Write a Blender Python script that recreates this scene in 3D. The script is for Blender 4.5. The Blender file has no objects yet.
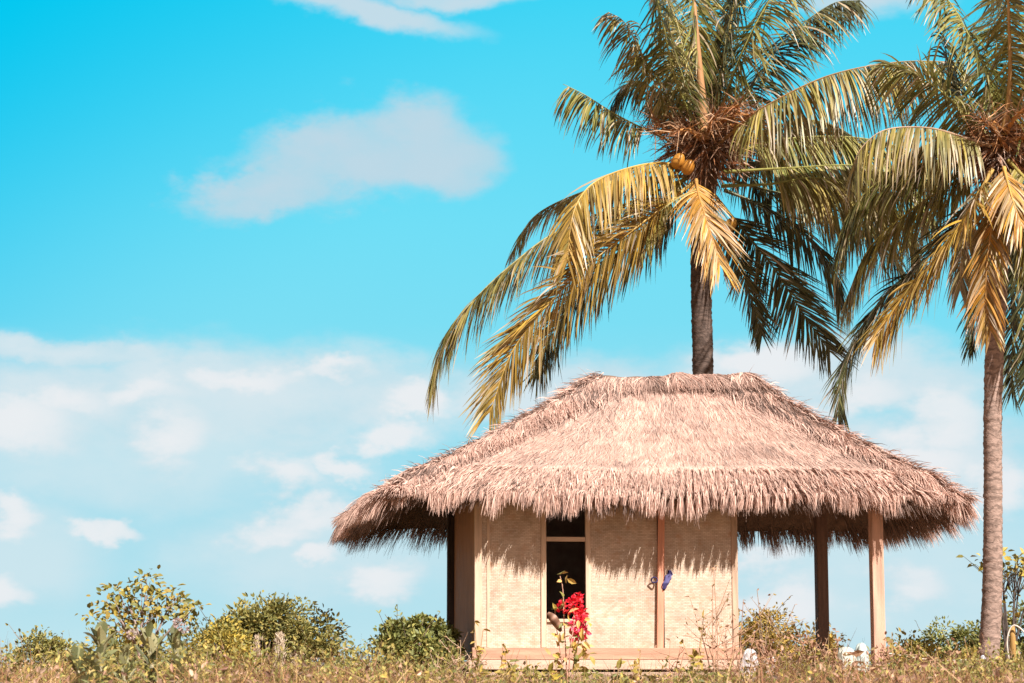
import bpy, math, random
import numpy as np
from mathutils import Vector, Matrix

SC = bpy.context.scene
COL = SC.collection
R = math.radians
random.seed(7)
rng = np.random.default_rng(11)

# ------------------------------------------------------------------ camera, sky, sun, exposure
EYE = 1.6
FPX = 2250.0
PITCH = math.atan((668 - 341.5) / FPX)
cam_d = bpy.data.cameras.new('camera')
cam_d.sensor_width = 36.0
cam_d.lens = FPX * 36.0 / 1024.0
cam_d.clip_start = 0.1
cam_d.clip_end = 20000
cam_d.dof.use_dof = True
cam_d.dof.focus_distance = 31.0
cam_d.dof.aperture_fstop = 4.5
cam = bpy.data.objects.new('camera', cam_d)
cam.location = (0, 0, EYE)
cam.rotation_euler = (math.pi / 2 + PITCH, 0, 0)
COL.objects.link(cam)
SC.camera = cam

SUN_EL, SUN_AZ = R(44.5), R(33)           # azimuth to the right of straight-behind-the-camera
vs = SC.view_settings
SC.display_settings.display_device = 'sRGB'
vs.view_transform = 'Standard'
vs.look = 'None'
vs.gamma = 1
vs.use_curve_mapping = False
EXPO = 0.80
vs.exposure = EXPO

sun_d = bpy.data.lights.new('sun', 'SUN')
sun_d.energy = 5.0
sun_d.angle = R(0.5)
sun_d.color = (1.0, 0.93, 0.865)
sun = bpy.data.objects.new('sun', sun_d)
to_sun = Vector((math.cos(SUN_EL) * math.sin(SUN_AZ), -math.cos(SUN_EL) * math.cos(SUN_AZ), math.sin(SUN_EL)))
sun.rotation_euler = (-to_sun).to_track_quat('-Z', 'Y').to_euler()
sun.location = (20, -30, 40)
COL.objects.link(sun)

def s2l(c):
    return tuple(((v / 255) / 12.92 if v / 255 <= 0.04045 else ((v / 255 + 0.055) / 1.055) ** 2.4) for v in c)

def build_world():
    w = bpy.data.worlds.new('World')
    SC.world = w
    w.use_nodes = True
    nt = w.node_tree
    N, Lk = nt.nodes, nt.links
    N.clear()
    out = N.new('ShaderNodeOutputWorld')
    bg = N.new('ShaderNodeBackground')
    Lk.new(bg.outputs[0], out.inputs[0])
    bg.inputs['Strength'].default_value = 0.1
    sky = N.new('ShaderNodeTexSky')
    sky.sky_type = 'NISHITA'
    sky.sun_disc = False
    sky.sun_elevation = SUN_EL
    sky.sun_rotation = math.pi - SUN_AZ
    sky.air_density = 1.0
    sky.dust_density = 1.5

    def math_(op, a, b=None, c=None, clamp=False):
        n = N.new('ShaderNodeMath')
        n.operation = op
        n.use_clamp = clamp
        for i, v in enumerate((a, b, c)):
            if v is None:
                continue
            if isinstance(v, (int, float)):
                n.inputs[i].default_value = v
            else:
                Lk.new(v, n.inputs[i])
        return n.outputs[0]

    def mix(f, a, b):
        n = N.new('ShaderNodeMix')
        n.data_type = 'RGBA'
        for k, v in ((0, f), (6, a), (7, b)):
            if isinstance(v, (int, float)):
                n.inputs[k].default_value = v
            elif isinstance(v, tuple):
                n.inputs[k].default_value = v
            else:
                Lk.new(v, n.inputs[k])
        return n.outputs[2]

    def smooth(v, lo, hi):
        n = N.new('ShaderNodeMapRange')
        n.interpolation_type = 'SMOOTHSTEP'
        Lk.new(v, n.inputs[0])
        n.inputs[1].default_value = lo
        n.inputs[2].default_value = hi
        return n.outputs[0]

    tc = N.new('ShaderNodeTexCoord')
    sep = N.new('ShaderNodeSeparateXYZ')
    Lk.new(tc.outputs['Generated'], sep.inputs[0])
    x, y, z = sep.outputs
    az = math_('ARCTAN2', x, y)          # compass direction of the sky point
    el = math_('ARCSINE', z)             # elevation of the sky point
    # clear-sky colours by elevation, blue end to hazy end
    ramp = N.new('ShaderNodeValToRGB')
    Lk.new(math_('MULTIPLY_ADD', el, 2.6, 0.1), ramp.inputs[0])
    k = 1.0 / (0.1 * 2 ** EXPO)
    def px_el(py):
        return math.atan((668 - py) / FPX) * 1.02
    stops = [(690, (206, 232, 238)), (600, (176, 225, 238)), (500, (160, 222, 239)), (400, (146, 223, 241)), (330, (124, 222, 244)),
             (230, (112, 222, 246)), (120, (92, 218, 246)), (0, (66, 213, 245)), (-250, (30, 180, 235))]
    els = ramp.color_ramp.elements
    for i, (py, c) in enumerate(stops):
        pos = px_el(py) * 2.6 + 0.1
        e = els[i] if i < 2 else els.new(pos)
        e.position = pos
        l = s2l(c)
        e.color = (l[0], l[1], l[2], 1)
    # deeper towards the left
    left = smooth(math_('MULTIPLY_ADD', el, 1.2, math_('MULTIPLY', az, -1.0)), 0.28, 0.60)
    lc = s2l((0, 200, 240))
    clear = mix(math_('MULTIPLY', left, 1.0), ramp.outputs[0], (lc[0], lc[1], lc[2], 1))

    # clouds: soft ellipses of sky direction, torn by fractal noise
    def noise(scale, detail, rough, off, sx=1.0, sy=1.0):
        cmb = N.new('ShaderNodeCombineXYZ')
        Lk.new(math_('MULTIPLY', az, sx), cmb.inputs[0])
        Lk.new(math_('MULTIPLY', el, sy), cmb.inputs[1])
        cmb.inputs[2].default_value = off
        n = N.new('ShaderNodeTexNoise')
        n.inputs['Scale'].default_value = scale
        n.inputs['Detail'].default_value = detail
        n.inputs['Roughness'].default_value = rough
        Lk.new(cmb.outputs[0], n.inputs['Vector'])
        return n.outputs[0]
    n1 = noise(26, 7, 0.58, 1.3, 0.8, 1.3)
    n2 = noise(26, 7, 0.58, 7.7, 0.8, 1.3)
    n3 = noise(60, 6, 0.6, 3.1, 0.7, 1.3)
    n4 = noise(60, 6, 0.6, 9.4, 0.7, 1.3)
    wa = math_('MULTIPLY_ADD', math_('SUBTRACT', n1, 0.5), 0.034, az)
    we = math_('MULTIPLY_ADD', math_('SUBTRACT', n2, 0.5), 0.024, el)

    wa2 = math_('MULTIPLY_ADD', math_('SUBTRACT', n3, 0.5), 0.016, math_('MULTIPLY_ADD', math_('SUBTRACT', n1, 0.5), 0.050, az))
    we2 = math_('MULTIPLY_ADD', math_('SUBTRACT', n4, 0.5), 0.014, math_('MULTIPLY_ADD', math_('SUBTRACT', n2, 0.5), 0.036, el))

    def ellipse(px, py, rx, ry, tilt=0.0, puffy=False):
        a0 = math.atan((px - 512) / FPX)
        e0 = px_el(py)
        da = math_('SUBTRACT', wa2 if puffy else wa, a0)
        de = math_('SUBTRACT', we2 if puffy else we, e0)
        c, s = math.cos(tilt), math.sin(tilt)
        ua = math_('MULTIPLY_ADD', da, c, math_('MULTIPLY', de, s))
        ue = math_('MULTIPLY_ADD', de, c, math_('MULTIPLY', da, -s))
        qa = math_('POWER', math_('ABSOLUTE', math_('MULTIPLY', ua, FPX / rx)), 2)
        qe = math_('POWER', math_('ABSOLUTE', math_('MULTIPLY', ue, FPX / ry)), 2)
        return math_('SUBTRACT', 1.0, math_('SQRT', math_('ADD', qa, qe)))

    def layer(base, ells, lo, hi, alpha, lit, shade, edge=0.35, puffy=False):
        d = None
        for e in ells:
            v = ellipse(*e, puffy=puffy)
            d = v if d is None else math_('SMOOTH_MAX', d, v, 0.15)
        d = math_('MULTIPLY_ADD', math_('SUBTRACT', n3, 0.5), edge, d)
        m = math_('MULTIPLY', smooth(d, lo, hi), alpha)
        t = smooth(math_('MULTIPLY_ADD', math_('SUBTRACT', n1, 0.5), 1.4, math_('MULTIPLY', d, 0.5)), -0.25, 0.5)
        l, s = s2l(lit), s2l(shade)
        c = mix(t, (s[0], s[1], s[2], 1), (l[0], l[1], l[2], 1))
        return mix(m, base, c)

    c = clear
    # thin hazy bands low in the sky
    c = layer(c, [(190, 405, 360, 60), (60, 360, 150, 14), (830, 385, 200, 46), (560, 395, 150, 40), (880, 470, 180, 60)],
              -0.20, 0.50, 0.90, (220, 232, 238), (190, 223, 235), 0.6)
    c = layer(c, [(120, 470, 260, 60), (330, 560, 190, 60), (870, 580, 220, 90), (30, 560, 90, 60)],
              -0.4, 0.6, 0.75, (212, 231, 238), (190, 225, 236))
    # puffs of cumulus
    c = layer(c, [(60, 415, 60, 30), (230, 390, 90, 16), (120, 402, 80, 18), (320, 384, 60, 14), (430, 405, 50, 20), (165, 447, 56, 40), (18, 440, 70, 42), (285, 482, 58, 26), (350, 470, 46, 18), (305, 525, 80, 27, 0.35), (275, 545, 50, 18),
                  (18, 530, 34, 26), (5, 600, 40, 22), (380, 590, 50, 26), (318, 566, 24, 13), (410, 440, 44, 24), (110, 535, 40, 14),
                  (945, 425, 60, 42), (925, 465, 70, 26), (775, 368, 70, 26), (860, 400, 60, 30), (790, 605, 60, 30), (1000, 500, 60, 40),
                  (765, 560, 46, 26), (900, 590, 50, 30)],
              -0.08, 0.60, 0.92, (236, 239, 242), (208, 228, 236), 0.80, True)
    # the two high clouds
    c = layer(c, [(350, 165, 160, 56, 0.16), (405, 140, 90, 58), (330, 150, 90, 46), (440, 160, 80, 46), (265, 196, 110, 34, 0.22)],
              -0.05, 0.52, 0.92, (194, 216, 229), (168, 216, 233), 0.40, True)
    c = layer(c, [(385, 16, 125, 17, -0.14), (330, 4, 80, 16, -0.1), (880, 2, 110, 26), (700, -10, 60, 20), (455, -2, 110, 14)],
              -0.05, 0.7, 0.85, (208, 222, 231), (170, 222, 238), 0.3)
    sc = N.new('ShaderNodeVectorMath')
    sc.operation = 'SCALE'
    Lk.new(c, sc.inputs[0])
    sc.inputs['Scale'].default_value = k
    # the rest of the sky, round to the sun: the sky model under a flat warm tint, added to warm the shadows
    tint = mix(0.8, sky.outputs[0], (2.4, 1.5, 0.95, 1))
    front = smooth(y, 0.35, 0.80)
    hi = smooth(el, 0.75, 0.40)
    fac = math_('MULTIPLY', front, hi)
    res = mix(fac, tint, sc.outputs[0])
    Lk.new(res, bg.inputs['Color'])
build_world()

# ------------------------------------------------------------------ helpers
TH = PITCH
def P(px, py, Y):
    """world point seen at a photograph position, at depth Y"""
    dx, dy = (px - 512) / FPX, (341.5 - py) / FPX
    v = Vector((dx, math.cos(TH) - dy * math.sin(TH), math.sin(TH) + dy * math.cos(TH)))
    return Vector((v.x * Y / v.y, Y, EYE + v.z * Y / v.y))

def smoothstep(a, b, x):
    t = np.clip((np.asarray(x, float) - a) / (b - a), 0, 1)
    return t * t * (3 - 2 * t)

_lat = np.random.default_rng(5).random((64, 64))
def vnoise(x, y):
    x, y = np.asarray(x, float), np.asarray(y, float)
    xi, yi = np.floor(x).astype(int), np.floor(y).astype(int)
    fx, fy = x - xi, y - yi
    fx, fy = fx * fx * (3 - 2 * fx), fy * fy * (3 - 2 * fy)
    g = lambda a, b: _lat[a % 64, b % 64]
    return (g(xi, yi) * (1 - fx) + g(xi + 1, yi) * fx) * (1 - fy) + (g(xi, yi + 1) * (1 - fx) + g(xi + 1, yi + 1) * fx) * fy
def fbm(x, y):
    return (vnoise(x, y) + 0.5 * vnoise(2.1 * x + 7, 2.1 * y + 3) + 0.25 * vnoise(4.3 * x + 1, 4.3 * y + 9)) / 1.75

def terrain(x, y):
    x, y = np.asarray(x, float), np.asarray(y, float)
    up = 1.15 * smoothstep(4, 12, y)
    down = 0.35 * smoothstep(48, 110, y)
    return up - down + 0.10 * (fbm(x * 0.25, y * 0.25) - 0.5) * smoothstep(5, 14, y)

def norm(a):
    return a / np.maximum(np.linalg.norm(a, axis=-1, keepdims=True), 1e-9)

class MB:
    """collects quads / tris with one colour per vertex, then links ONE mesh object"""
    def __init__(self):
        self.v, self.f, self.c, self.n = [], [], [], 0
    def add(self, v, f, c):
        v = np.asarray(v, float).reshape(-1, 3)
        c = np.broadcast_to(np.asarray(c, float), v.shape)
        self.v.append(v)
        self.c.append(c)
        self.f.append(np.asarray(f, int) + self.n)
        self.n += len(v)
        return self
    def ribbons(self, ctr, side, col):
        """ctr, side: (N,S,3); col (N,3) or (N,S,3)"""
        Nn, S = ctr.shape[:2]
        v = np.stack([ctr - side, ctr + side], axis=2).reshape(-1, 3)
        if col.ndim == 2:
            col = np.repeat(col[:, None], S, 1)
        c = np.repeat(col[:, :, None], 2, 2).reshape(-1, 3)
        base = (np.arange(Nn)[:, None] * S + np.arange(S - 1)[None]) * 2
        f = np.stack([base, base + 1, base + 3, base + 2], -1).reshape(-1, 4)
        return self.add(v, f, c)
    def kites(self, p, d, nrm, ln, wd, col, fold=0.25):
        """folded leaf-shaped faces: base, left, tip, right and a sunk midrib"""
        d = norm(d)
        s = norm(np.cross(d, nrm))
        nn = np.cross(s, d)
        ln, wd = np.asarray(ln)[:, None], np.asarray(wd)[:, None]
        q = lambda f, w, up: p + d * ln * f + s * wd * w * 0.5 + nn * wd * fold * up
        v = np.stack([p, q(0.5, 0, -0.5), q(1.0, 0, -1.0), q(0.25, -0.85, 0.4), q(0.62, -0.85, 0.4), q(0.25, 0.85, 0.4), q(0.62, 0.85, 0.4)], 1).reshape(-1, 3)
        b = np.arange(len(p))[:, None] * 7
        f = np.concatenate([b + [[0, 1, 3, 3]], b + [[3, 1, 4, 4]], b + [[4, 1, 2, 2]], b + [[0, 5, 1, 1]], b + [[5, 6, 1, 1]], b + [[6, 2, 1, 1]]], 0)
        return self.add(v, f, np.repeat(col, 7, 0))
    def tube(self, pts, rad, col, n=7, cap=True):
        pts = np.asarray(pts, float)
        rad = np.broadcast_to(np.asarray(rad, float), (len(pts),))
        T = norm(np.gradient(pts, axis=0))
        ref = np.array([0.31, 0.87, 0.2]) if abs(T[0][2]) > 0.7 else np.array([0.0, 0.0, 1.0])
        A = norm(np.cross(T, ref))
        B = np.cross(T, A)
        ang = np.arange(n) * 2 * math.pi / n
        ring = pts[:, None] + rad[:, None, None] * (A[:, None] * np.cos(ang)[None, :, None] + B[:, None] * np.sin(ang)[None, :, None])
        S = len(pts)
        f = []
        for i in range(S - 1):
            for j in range(n):
                k = (j + 1) % n
                f.append((i * n + j, i * n + k, (i + 1) * n + k, (i + 1) * n + j))
        v = ring.reshape(-1, 3)
        if cap:
            v = np.concatenate([v, pts[:1], pts[-1:]])
            for j in range(n):
                k = (j + 1) % n
                f.append((S * n, k, j, j))
                f.append((S * n + 1, (S - 1) * n + j, (S - 1) * n + k, (S - 1) * n + k))
        return self.add(v, f, col)
    def box(self, x0, x1, y0, y1, z0, z1, col=(1, 1, 1)):
        v = [(x, y, z) for x in (x0, x1) for y in (y0, y1) for z in (z0, z1)]
        f = [(0, 1, 3, 2), (4, 6, 7, 5), (0, 4, 5, 1), (2, 3, 7, 6), (0, 2, 6, 4), (1, 5, 7, 3)]
        return self.add(v, f, col)
    def build(self, name, mat, parent=None, smooth=False, bevel=0.0, off=None):
        v, c, f = np.concatenate(self.v), np.concatenate(self.c), np.concatenate(self.f)
        if off is not None:
            v = v - np.asarray(off)
        tri = f[:, 2] == f[:, 3]
        lens = np.where(tri, 3, 4)
        starts = np.concatenate([[0], np.cumsum(lens)[:-1]])
        mask = np.ones(f.shape, bool)
        mask[tri, 3] = False
        loops = f[mask]
        me = bpy.data.meshes.new(name)
        me.vertices.add(len(v))
        me.vertices.foreach_set('co', v.astype(np.float32).ravel())
        me.loops.add(len(loops))
        me.loops.foreach_set('vertex_index', loops.astype(np.int32))
        me.polygons.add(len(f))
        me.polygons.foreach_set('loop_start', starts.astype(np.int32))
        me.polygons.foreach_set('loop_total', lens.astype(np.int32))
        me.polygons.foreach_set('use_smooth', np.full(len(f), smooth))
        at = me.color_attributes.new('Col', 'FLOAT_COLOR', 'POINT')
        at.data.foreach_set('color', np.concatenate([c, np.ones((len(c), 1))], 1).astype(np.float32).ravel())
        me.update(calc_edges=True)
        me.validate()
        me.materials.append(mat)
        o = bpy.data.objects.new(name, me)
        COL.objects.link(o)
        if parent is not None:
            o.parent = parent
        if bevel:
            b = o.modifiers.new('bevel', 'BEVEL')
            b.width = bevel
            b.segments = 2
        return o

def tag(o, label=None, cat=None, group=None, kind=None):
    for k, v in (('label', label), ('category', cat), ('group', group), ('kind', kind)):
        if v:
            o[k] = v
    return o
def empty(name, loc, rz=0.0):
    o = bpy.data.objects.new(name, None)
    o.location = loc
    o.rotation_euler.z = rz
    o.empty_display_size = 0.2
    COL.objects.link(o)
    return o

# ------------------------------------------------------------------ materials
def material(name, rough=0.8, trans=0.0, spec=0.3, var=0.25, vscale=6.0, base=None, bump=0.0, bscale=40, stretch=(1, 1, 1)):
    """colour from the mesh attribute (or base), varied by noise in object space"""
    m = bpy.data.materials.new(name)
    m.use_nodes = True
    nt = m.node_tree
    N, L = nt.nodes, nt.links
    b = N['Principled BSDF']
    b.inputs['Roughness'].default_value = rough
    b.inputs['Specular IOR Level'].default_value = spec
    if base is None:
        a = N.new('ShaderNodeAttribute')
        a.attribute_name = 'Col'
        src = a.outputs['Color']
    else:
        a = N.new('ShaderNodeRGB')
        a.outputs[0].default_value = (*base, 1)
        src = a.outputs[0]
    tc = N.new('ShaderNodeTexCoord')
    mp = N.new('ShaderNodeMapping')
    mp.inputs['Scale'].default_value = stretch
    L.new(tc.outputs['Object'], mp.inputs[0])
    no = N.new('ShaderNodeTexNoise')
    no.inputs['Scale'].default_value = vscale
    no.inputs['Detail'].default_value = 5
    L.new(mp.outputs[0], no.inputs['Vector'])
    mr = N.new('ShaderNodeMapRange')
    mr.inputs[1].default_value = 0.25
    mr.inputs[2].default_value = 0.75
    mr.inputs[3].default_value = 1 - var
    mr.inputs[4].default_value = 1 + var
    L.new(no.outputs[0], mr.inputs[0])
    mu = N.new('ShaderNodeVectorMath')
    mu.operation = 'SCALE'
    L.new(src, mu.inputs[0])
    L.new(mr.outputs[0], mu.inputs['Scale'])
    L.new(mu.outputs[0], b.inputs['Base Color'])
    if bump:
        n2 = N.new('ShaderNodeTexNoise')
        n2.inputs['Scale'].default_value = bscale
        n2.inputs['Detail'].default_value = 4
        L.new(mp.outputs[0], n2.inputs['Vector'])
        bp = N.new('ShaderNodeBump')
        bp.inputs['Strength'].default_value = bump
        bp.inputs['Distance'].default_value = 0.02
        L.new(n2.outputs[0], bp.inputs['Height'])
        L.new(bp.outputs[0], b.inputs['Normal'])
    if trans:
        t = N.new('ShaderNodeBsdfTranslucent')
        L.new(mu.outputs[0], t.inputs[0])
        mx = N.new('ShaderNodeMixShader')
        mx.inputs[0].default_value = trans
        L.new(b.outputs[0], mx.inputs[1])
        L.new(t.outputs[0], mx.inputs[2])
        L.new(mx.outputs[0], N['Material Output'].inputs[0])
    return m

M = dict(
    straw=material('thatch_straw', 0.85, 0.10, 0.2, 0.16, 3.0),
    straw_base=material('thatch_under', 0.95, 0, 0.1, 0.35, 9.0, bump=0.6),
    leaf=material('leaf', 0.55, 0.22, 0.4, 0.25, 3.0),
    palm=material('palm_leaf', 0.42, 0.20, 0.5, 0.25, 2.0),
    bark=material('bark', 0.85, 0, 0.2, 0.35, 12.0, bump=0.5, bscale=30),
    grass=material('dry_grass', 0.8, 0.2, 0.2, 0.25, 2.0),
    wood=material('wood', 0.75, 0, 0.25, 0.30, 3.0, bump=0.25, bscale=30, stretch=(6, 6, 0.6)),
    plank=material('plank', 0.75, 0, 0.25, 0.30, 3.0, bump=0.25, bscale=30, stretch=(0.6, 6, 6)),
    dark=material('dark_wood', 0.85, 0, 0.2, 0.3, 5.0),
    cloth=material('cloth', 0.85, 0.1, 0.2, 0.2, 9.0),
    petal=material('petal', 0.55, 0.3, 0.3, 0.2, 9.0),
    nut=material('coconut', 0.45, 0, 0.4, 0.2, 8.0),
    soil=material('soil', 0.95, 0, 0.1, 0.3, 0.7, base=(0.30, 0.20, 0.13), bump=0.5, bscale=8),
)

def woven_material():
    m = bpy.data.materials.new('woven_bamboo')
    m.use_nodes = True
    nt = m.node_tree
    N, L = nt.nodes, nt.links
    b = N['Principled BSDF']
    b.inputs['Roughness'].default_value = 0.7
    b.inputs['Specular IOR Level'].default_value = 0.25
    tc = N.new('ShaderNodeTexCoord')
    sx = N.new('ShaderNodeSeparateXYZ')
    L.new(tc.outputs['Object'], sx.inputs[0])
    cb = N.new('ShaderNodeCombineXYZ')
    ad = N.new('ShaderNodeMath')
    L.new(sx.outputs[0], ad.inputs[0])
    L.new(sx.outputs[1], ad.inputs[1])
    L.new(ad.outputs[0], cb.inputs[0])
    L.new(sx.outputs[2], cb.inputs[1])
    br = N.new('ShaderNodeTexBrick')
    L.new(cb.outputs[0], br.inputs['Vector'])
    br.inputs['Scale'].default_value = 1.0
    br.inputs['Brick Width'].default_value = 0.055
    br.inputs['Row Height'].default_value = 0.021
    br.inputs['Mortar Size'].default_value = 0.0018
    br.inputs['Mortar Smooth'].default_value = 0.4
    br.inputs['Color1'].default_value = (0.78, 0.63, 0.51, 1)
    br.inputs['Color2'].default_value = (0.64, 0.48, 0.36, 1)
    br.inputs['Mortar'].default_value = (0.43, 0.29, 0.19, 1)
    no = N.new('ShaderNodeTexNoise')
    no.inputs['Scale'].default_value = 3.2
    no.inputs['Detail'].default_value = 7
    no.inputs['Roughness'].default_value = 0.65
    L.new(tc.outputs['Object'], no.inputs['Vector'])
    mr = N.new('ShaderNodeMapRange')
    for i, v in ((1, 0.3), (2, 0.7), (3, 0.66), (4, 1.10)):
        mr.inputs[i].default_value = v
    L.new(no.outputs[0], mr.inputs[0])
    mu = N.new('ShaderNodeVectorMath')
    mu.operation = 'SCALE'
    L.new(br.outputs['Color'], mu.inputs[0])
    L.new(mr.outputs[0], mu.inputs['Scale'])
    # scattered rusty stains
    n2 = N.new('ShaderNodeTexNoise')
    n2.inputs['Scale'].default_value = 7
    n2.inputs['Detail'].default_value = 4
    L.new(tc.outputs['Object'], n2.inputs['Vector'])
    m2 = N.new('ShaderNodeMapRange')
    for i, v in ((1, 0.55), (2, 0.75), (3, 0.0), (4, 0.75)):
        m2.inputs[i].default_value = v
    L.new(n2.outputs[0], m2.inputs[0])
    mx = N.new('ShaderNodeMix')
    mx.data_type = 'RGBA'
    L.new(m2.outputs[0], mx.inputs[0])
    L.new(mu.outputs[0], mx.inputs[6])
    mx.inputs[7].default_value = (0.48, 0.27, 0.16, 1)
    L.new(mx.outputs[2], b.inputs['Base Color'])
    bp = N.new('ShaderNodeBump')
    bp.inputs['Strength'].default_value = 0.35
    bp.inputs['Distance'].default_value = 0.008
    L.new(br.outputs['Fac'], bp.inputs['Height'])
    bp.invert = True
    L.new(bp.outputs[0], b.inputs['Normal'])
    return m
M['woven'] = woven_material()

def trunk_material():
    m = material('palm_trunk', 0.85, 0, 0.2, 0.3, 9.0, bump=0.6, bscale=25, stretch=(1, 1, 2.5))
    nt = m.node_tree
    N, L = nt.nodes, nt.links
    b = N['Principled BSDF']
    src = b.inputs['Base Color'].links[0].from_socket
    tc = N.new('ShaderNodeTexCoord')
    w = N.new('ShaderNodeTexWave')
    w.wave_type = 'BANDS'
    w.bands_direction = 'Z'
    w.inputs['Scale'].default_value = 2.3
    w.inputs['Distortion'].default_value = 11.0
    w.inputs['Detail'].default_value = 3
    w.inputs['Detail Scale'].default_value = 2.5
    L.new(tc.outputs['Object'], w.inputs['Vector'])
    mr = N.new('ShaderNodeMapRange')
    for i, v in ((1, 0.0), (2, 0.6), (3, 0.66), (4, 1.05)):
        mr.inputs[i].default_value = v
    L.new(w.outputs['Fac'], mr.inputs[0])
    mu = N.new('ShaderNodeVectorMath')
    mu.operation = 'SCALE'
    L.new(src, mu.inputs[0])
    L.new(mr.outputs[0], mu.inputs['Scale'])
    L.new(mu.outputs[0], b.inputs['Base Color'])
    return m
M['trunk'] = trunk_material()

def pick(pal, n, g=rng):
    """n colours blended at random between the colours of a palette"""
    pal = np.asarray(pal, float)
    i, j = g.integers(0, len(pal), n), g.integers(0, len(pal), n)
    t = g.random((n, 1)) * 0.5
    c = pal[i] * (1 - t) + pal[j] * t
    return c * (0.8 + 0.4 * g.random((n, 1)))

# ------------------------------------------------------------------ ground
def build_ground():
    ys = np.concatenate([np.linspace(-60, 0, 8), np.linspace(1, 50, 60), np.geomspace(55, 6000, 24)])
    xs = np.concatenate([-np.geomspace(4000, 26, 14), np.linspace(-25, 25, 60), np.geomspace(26, 4000, 14)])
    X, Y = np.meshgrid(xs, ys)
    Z = terrain(X, Y)
    v = np.stack([X, Y, Z], -1).reshape(-1, 3)
    nx = len(xs)
    f = [(j * nx + i, j * nx + i + 1, (j + 1) * nx + i + 1, (j + 1) * nx + i) for j in range(len(ys) - 1) for i in range(nx - 1)]
    o = MB().add(v, f, (1, 1, 1)).build('ground', M['soil'], smooth=True)
    tag(o, kind='structure')
build_ground()

# ------------------------------------------------------------------ the hut
PSI = R(7)
HUT_G = 0.45                                  # floor reference (eye level) above the ground at the hut
HX, HY = -0.493, 30.0
hut = empty('thatched_hut', (HX, HY, EYE - HUT_G), PSI)
tag(hut, 'small woven bamboo hut with shaggy hipped thatch roof and one tall open window', 'hut')
def Hbox(name, x0, x1, y0, y1, z0, z1, mat, col, parent=hut, bevel=0.006, label=None):
    o = MB().box(x0, x1, y0, y1, z0 + HUT_G, z1 + HUT_G, col).build(name, mat, parent, bevel=bevel)
    if label:
        o['label'] = label
    return o
def hut_to_world(x, y, z):
    c, s = math.cos(PSI), math.sin(PSI)
    return Vector((HX + x * c - y * s, HY + x * s + y * c, EYE + z))

W, D, WT = 3.55, 3.0, 2.62
PINK = (0.50, 0.29, 0.20)
PALE = (0.66, 0.48, 0.35)
BRN = (0.17, 0.11, 0.08)
# floor, beams, stilts
Hbox('floor', -0.06, W + 0.06, -0.06, D + 0.06, 0.03, 0.09, M['plank'], (0.40, 0.28, 0.2))
Hbox('sill_beam', -0.04, W + 0.04, -0.075, 0.06, 0.11, 0.265, M['plank'], PINK)
Hbox('floor_beam', -0.10, W + 0.08, -0.17, -0.082, -0.02, 0.105, M['plank'], (0.60, 0.42, 0.32))
Hbox('floor_beam', -0.14, W + 0.10, -0.24, -0.175, -0.10, -0.055, M['plank'], (0.50, 0.36, 0.27))
Hbox('floor_beam', -0.08, W + 0.06, D - 0.05, D + 0.12, -0.08, 0.028, M['plank'], PINK)
for sx in (0.1, 1.2, 2.4, 3.45):
    for sy in (0.05, 1.5, 2.95):
        Hbox('stilt', sx - 0.07, sx + 0.07, sy - 0.07, sy + 0.07, -0.6, 0.028, M['wood'], BRN)
# walls
def panel(name, x0, x1, y0, y1, z0, z1, label=None):
    o = Hbox(name, x0, x1, y0, y1, z0, z1, M['woven'], (1, 1, 1), bevel=0.0, label=label)
    return o
panel('wall_panel', 0.095, 0.885, 0.0, 0.03, 0.267, WT)
panel('wall_panel', 1.55, 2.462, 0.0, 0.03, 0.267, WT)
panel('wall_panel', 2.552, W - 0.075, 0.0, 0.03, 0.267, WT)
panel('wall_panel', 0.955, 1.487, 0.004, 0.03, 0.267, 0.60)
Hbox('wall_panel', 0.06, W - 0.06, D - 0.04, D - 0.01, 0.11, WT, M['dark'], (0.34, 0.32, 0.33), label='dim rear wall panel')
panel('wall_panel', W - 0.04, W - 0.01, 0.06, D - 0.06, 0.11, WT)
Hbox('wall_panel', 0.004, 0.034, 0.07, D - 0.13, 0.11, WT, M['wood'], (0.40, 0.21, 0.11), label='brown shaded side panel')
Hbox('corner_post', -0.005, 0.093, -0.018, 0.066, 0.267, WT, M['wood'], PALE)
Hbox('corner_post', W - 0.073, W + 0.01, -0.014, 0.058, 0.267, WT, M['wood'], (0.55, 0.38, 0.27))
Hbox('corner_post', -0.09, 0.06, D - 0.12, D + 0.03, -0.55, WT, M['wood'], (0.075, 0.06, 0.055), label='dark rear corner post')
Hbox('corner_post', W - 0.07, W + 0.02, D - 0.07, D + 0.02, 0.10, WT, M['wood'], BRN)
# battens on the front wall
Hbox('batten', 0.16, 0.195, -0.012, -0.001, 0.267, WT, M['wood'], PALE, bevel=0.003)
b = MB().box(-0.045, 0.045, -0.035, -0.002, 0, 2.45, (0.74, 0.34, 0.22)).build('pole', M['wood'], hut, bevel=0.01)
b.location = (2.475, -0.03, 0.06 + HUT_G)
b.rotation_euler = (0, R(1.1), 0)
b['label'] = 'reddish wooden pole upright on the woven wall'
b.data.materials.clear()
b.data.materials.append(M['wood'])
# window
wf = MB()
wf.box(0.885, 0.955, -0.022, 0.05, 0.267 + HUT_G, WT + HUT_G, PALE)
wf.box(1.487, 1.55, -0.022, 0.05, 0.267 + HUT_G, WT + HUT_G, PALE)
wfr = wf.build('window_frame', M['wood'], hut, bevel=0.006)
Hbox('crossbar', 0.956, 1.486, -0.008, 0.04, 1.675, 1.735, M['plank'], PALE, parent=wfr)
Hbox('window_sill', 0.957, 1.485, -0.03, 0.05, 0.602, 0.645, M['plank'], PALE, parent=wfr)
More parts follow.
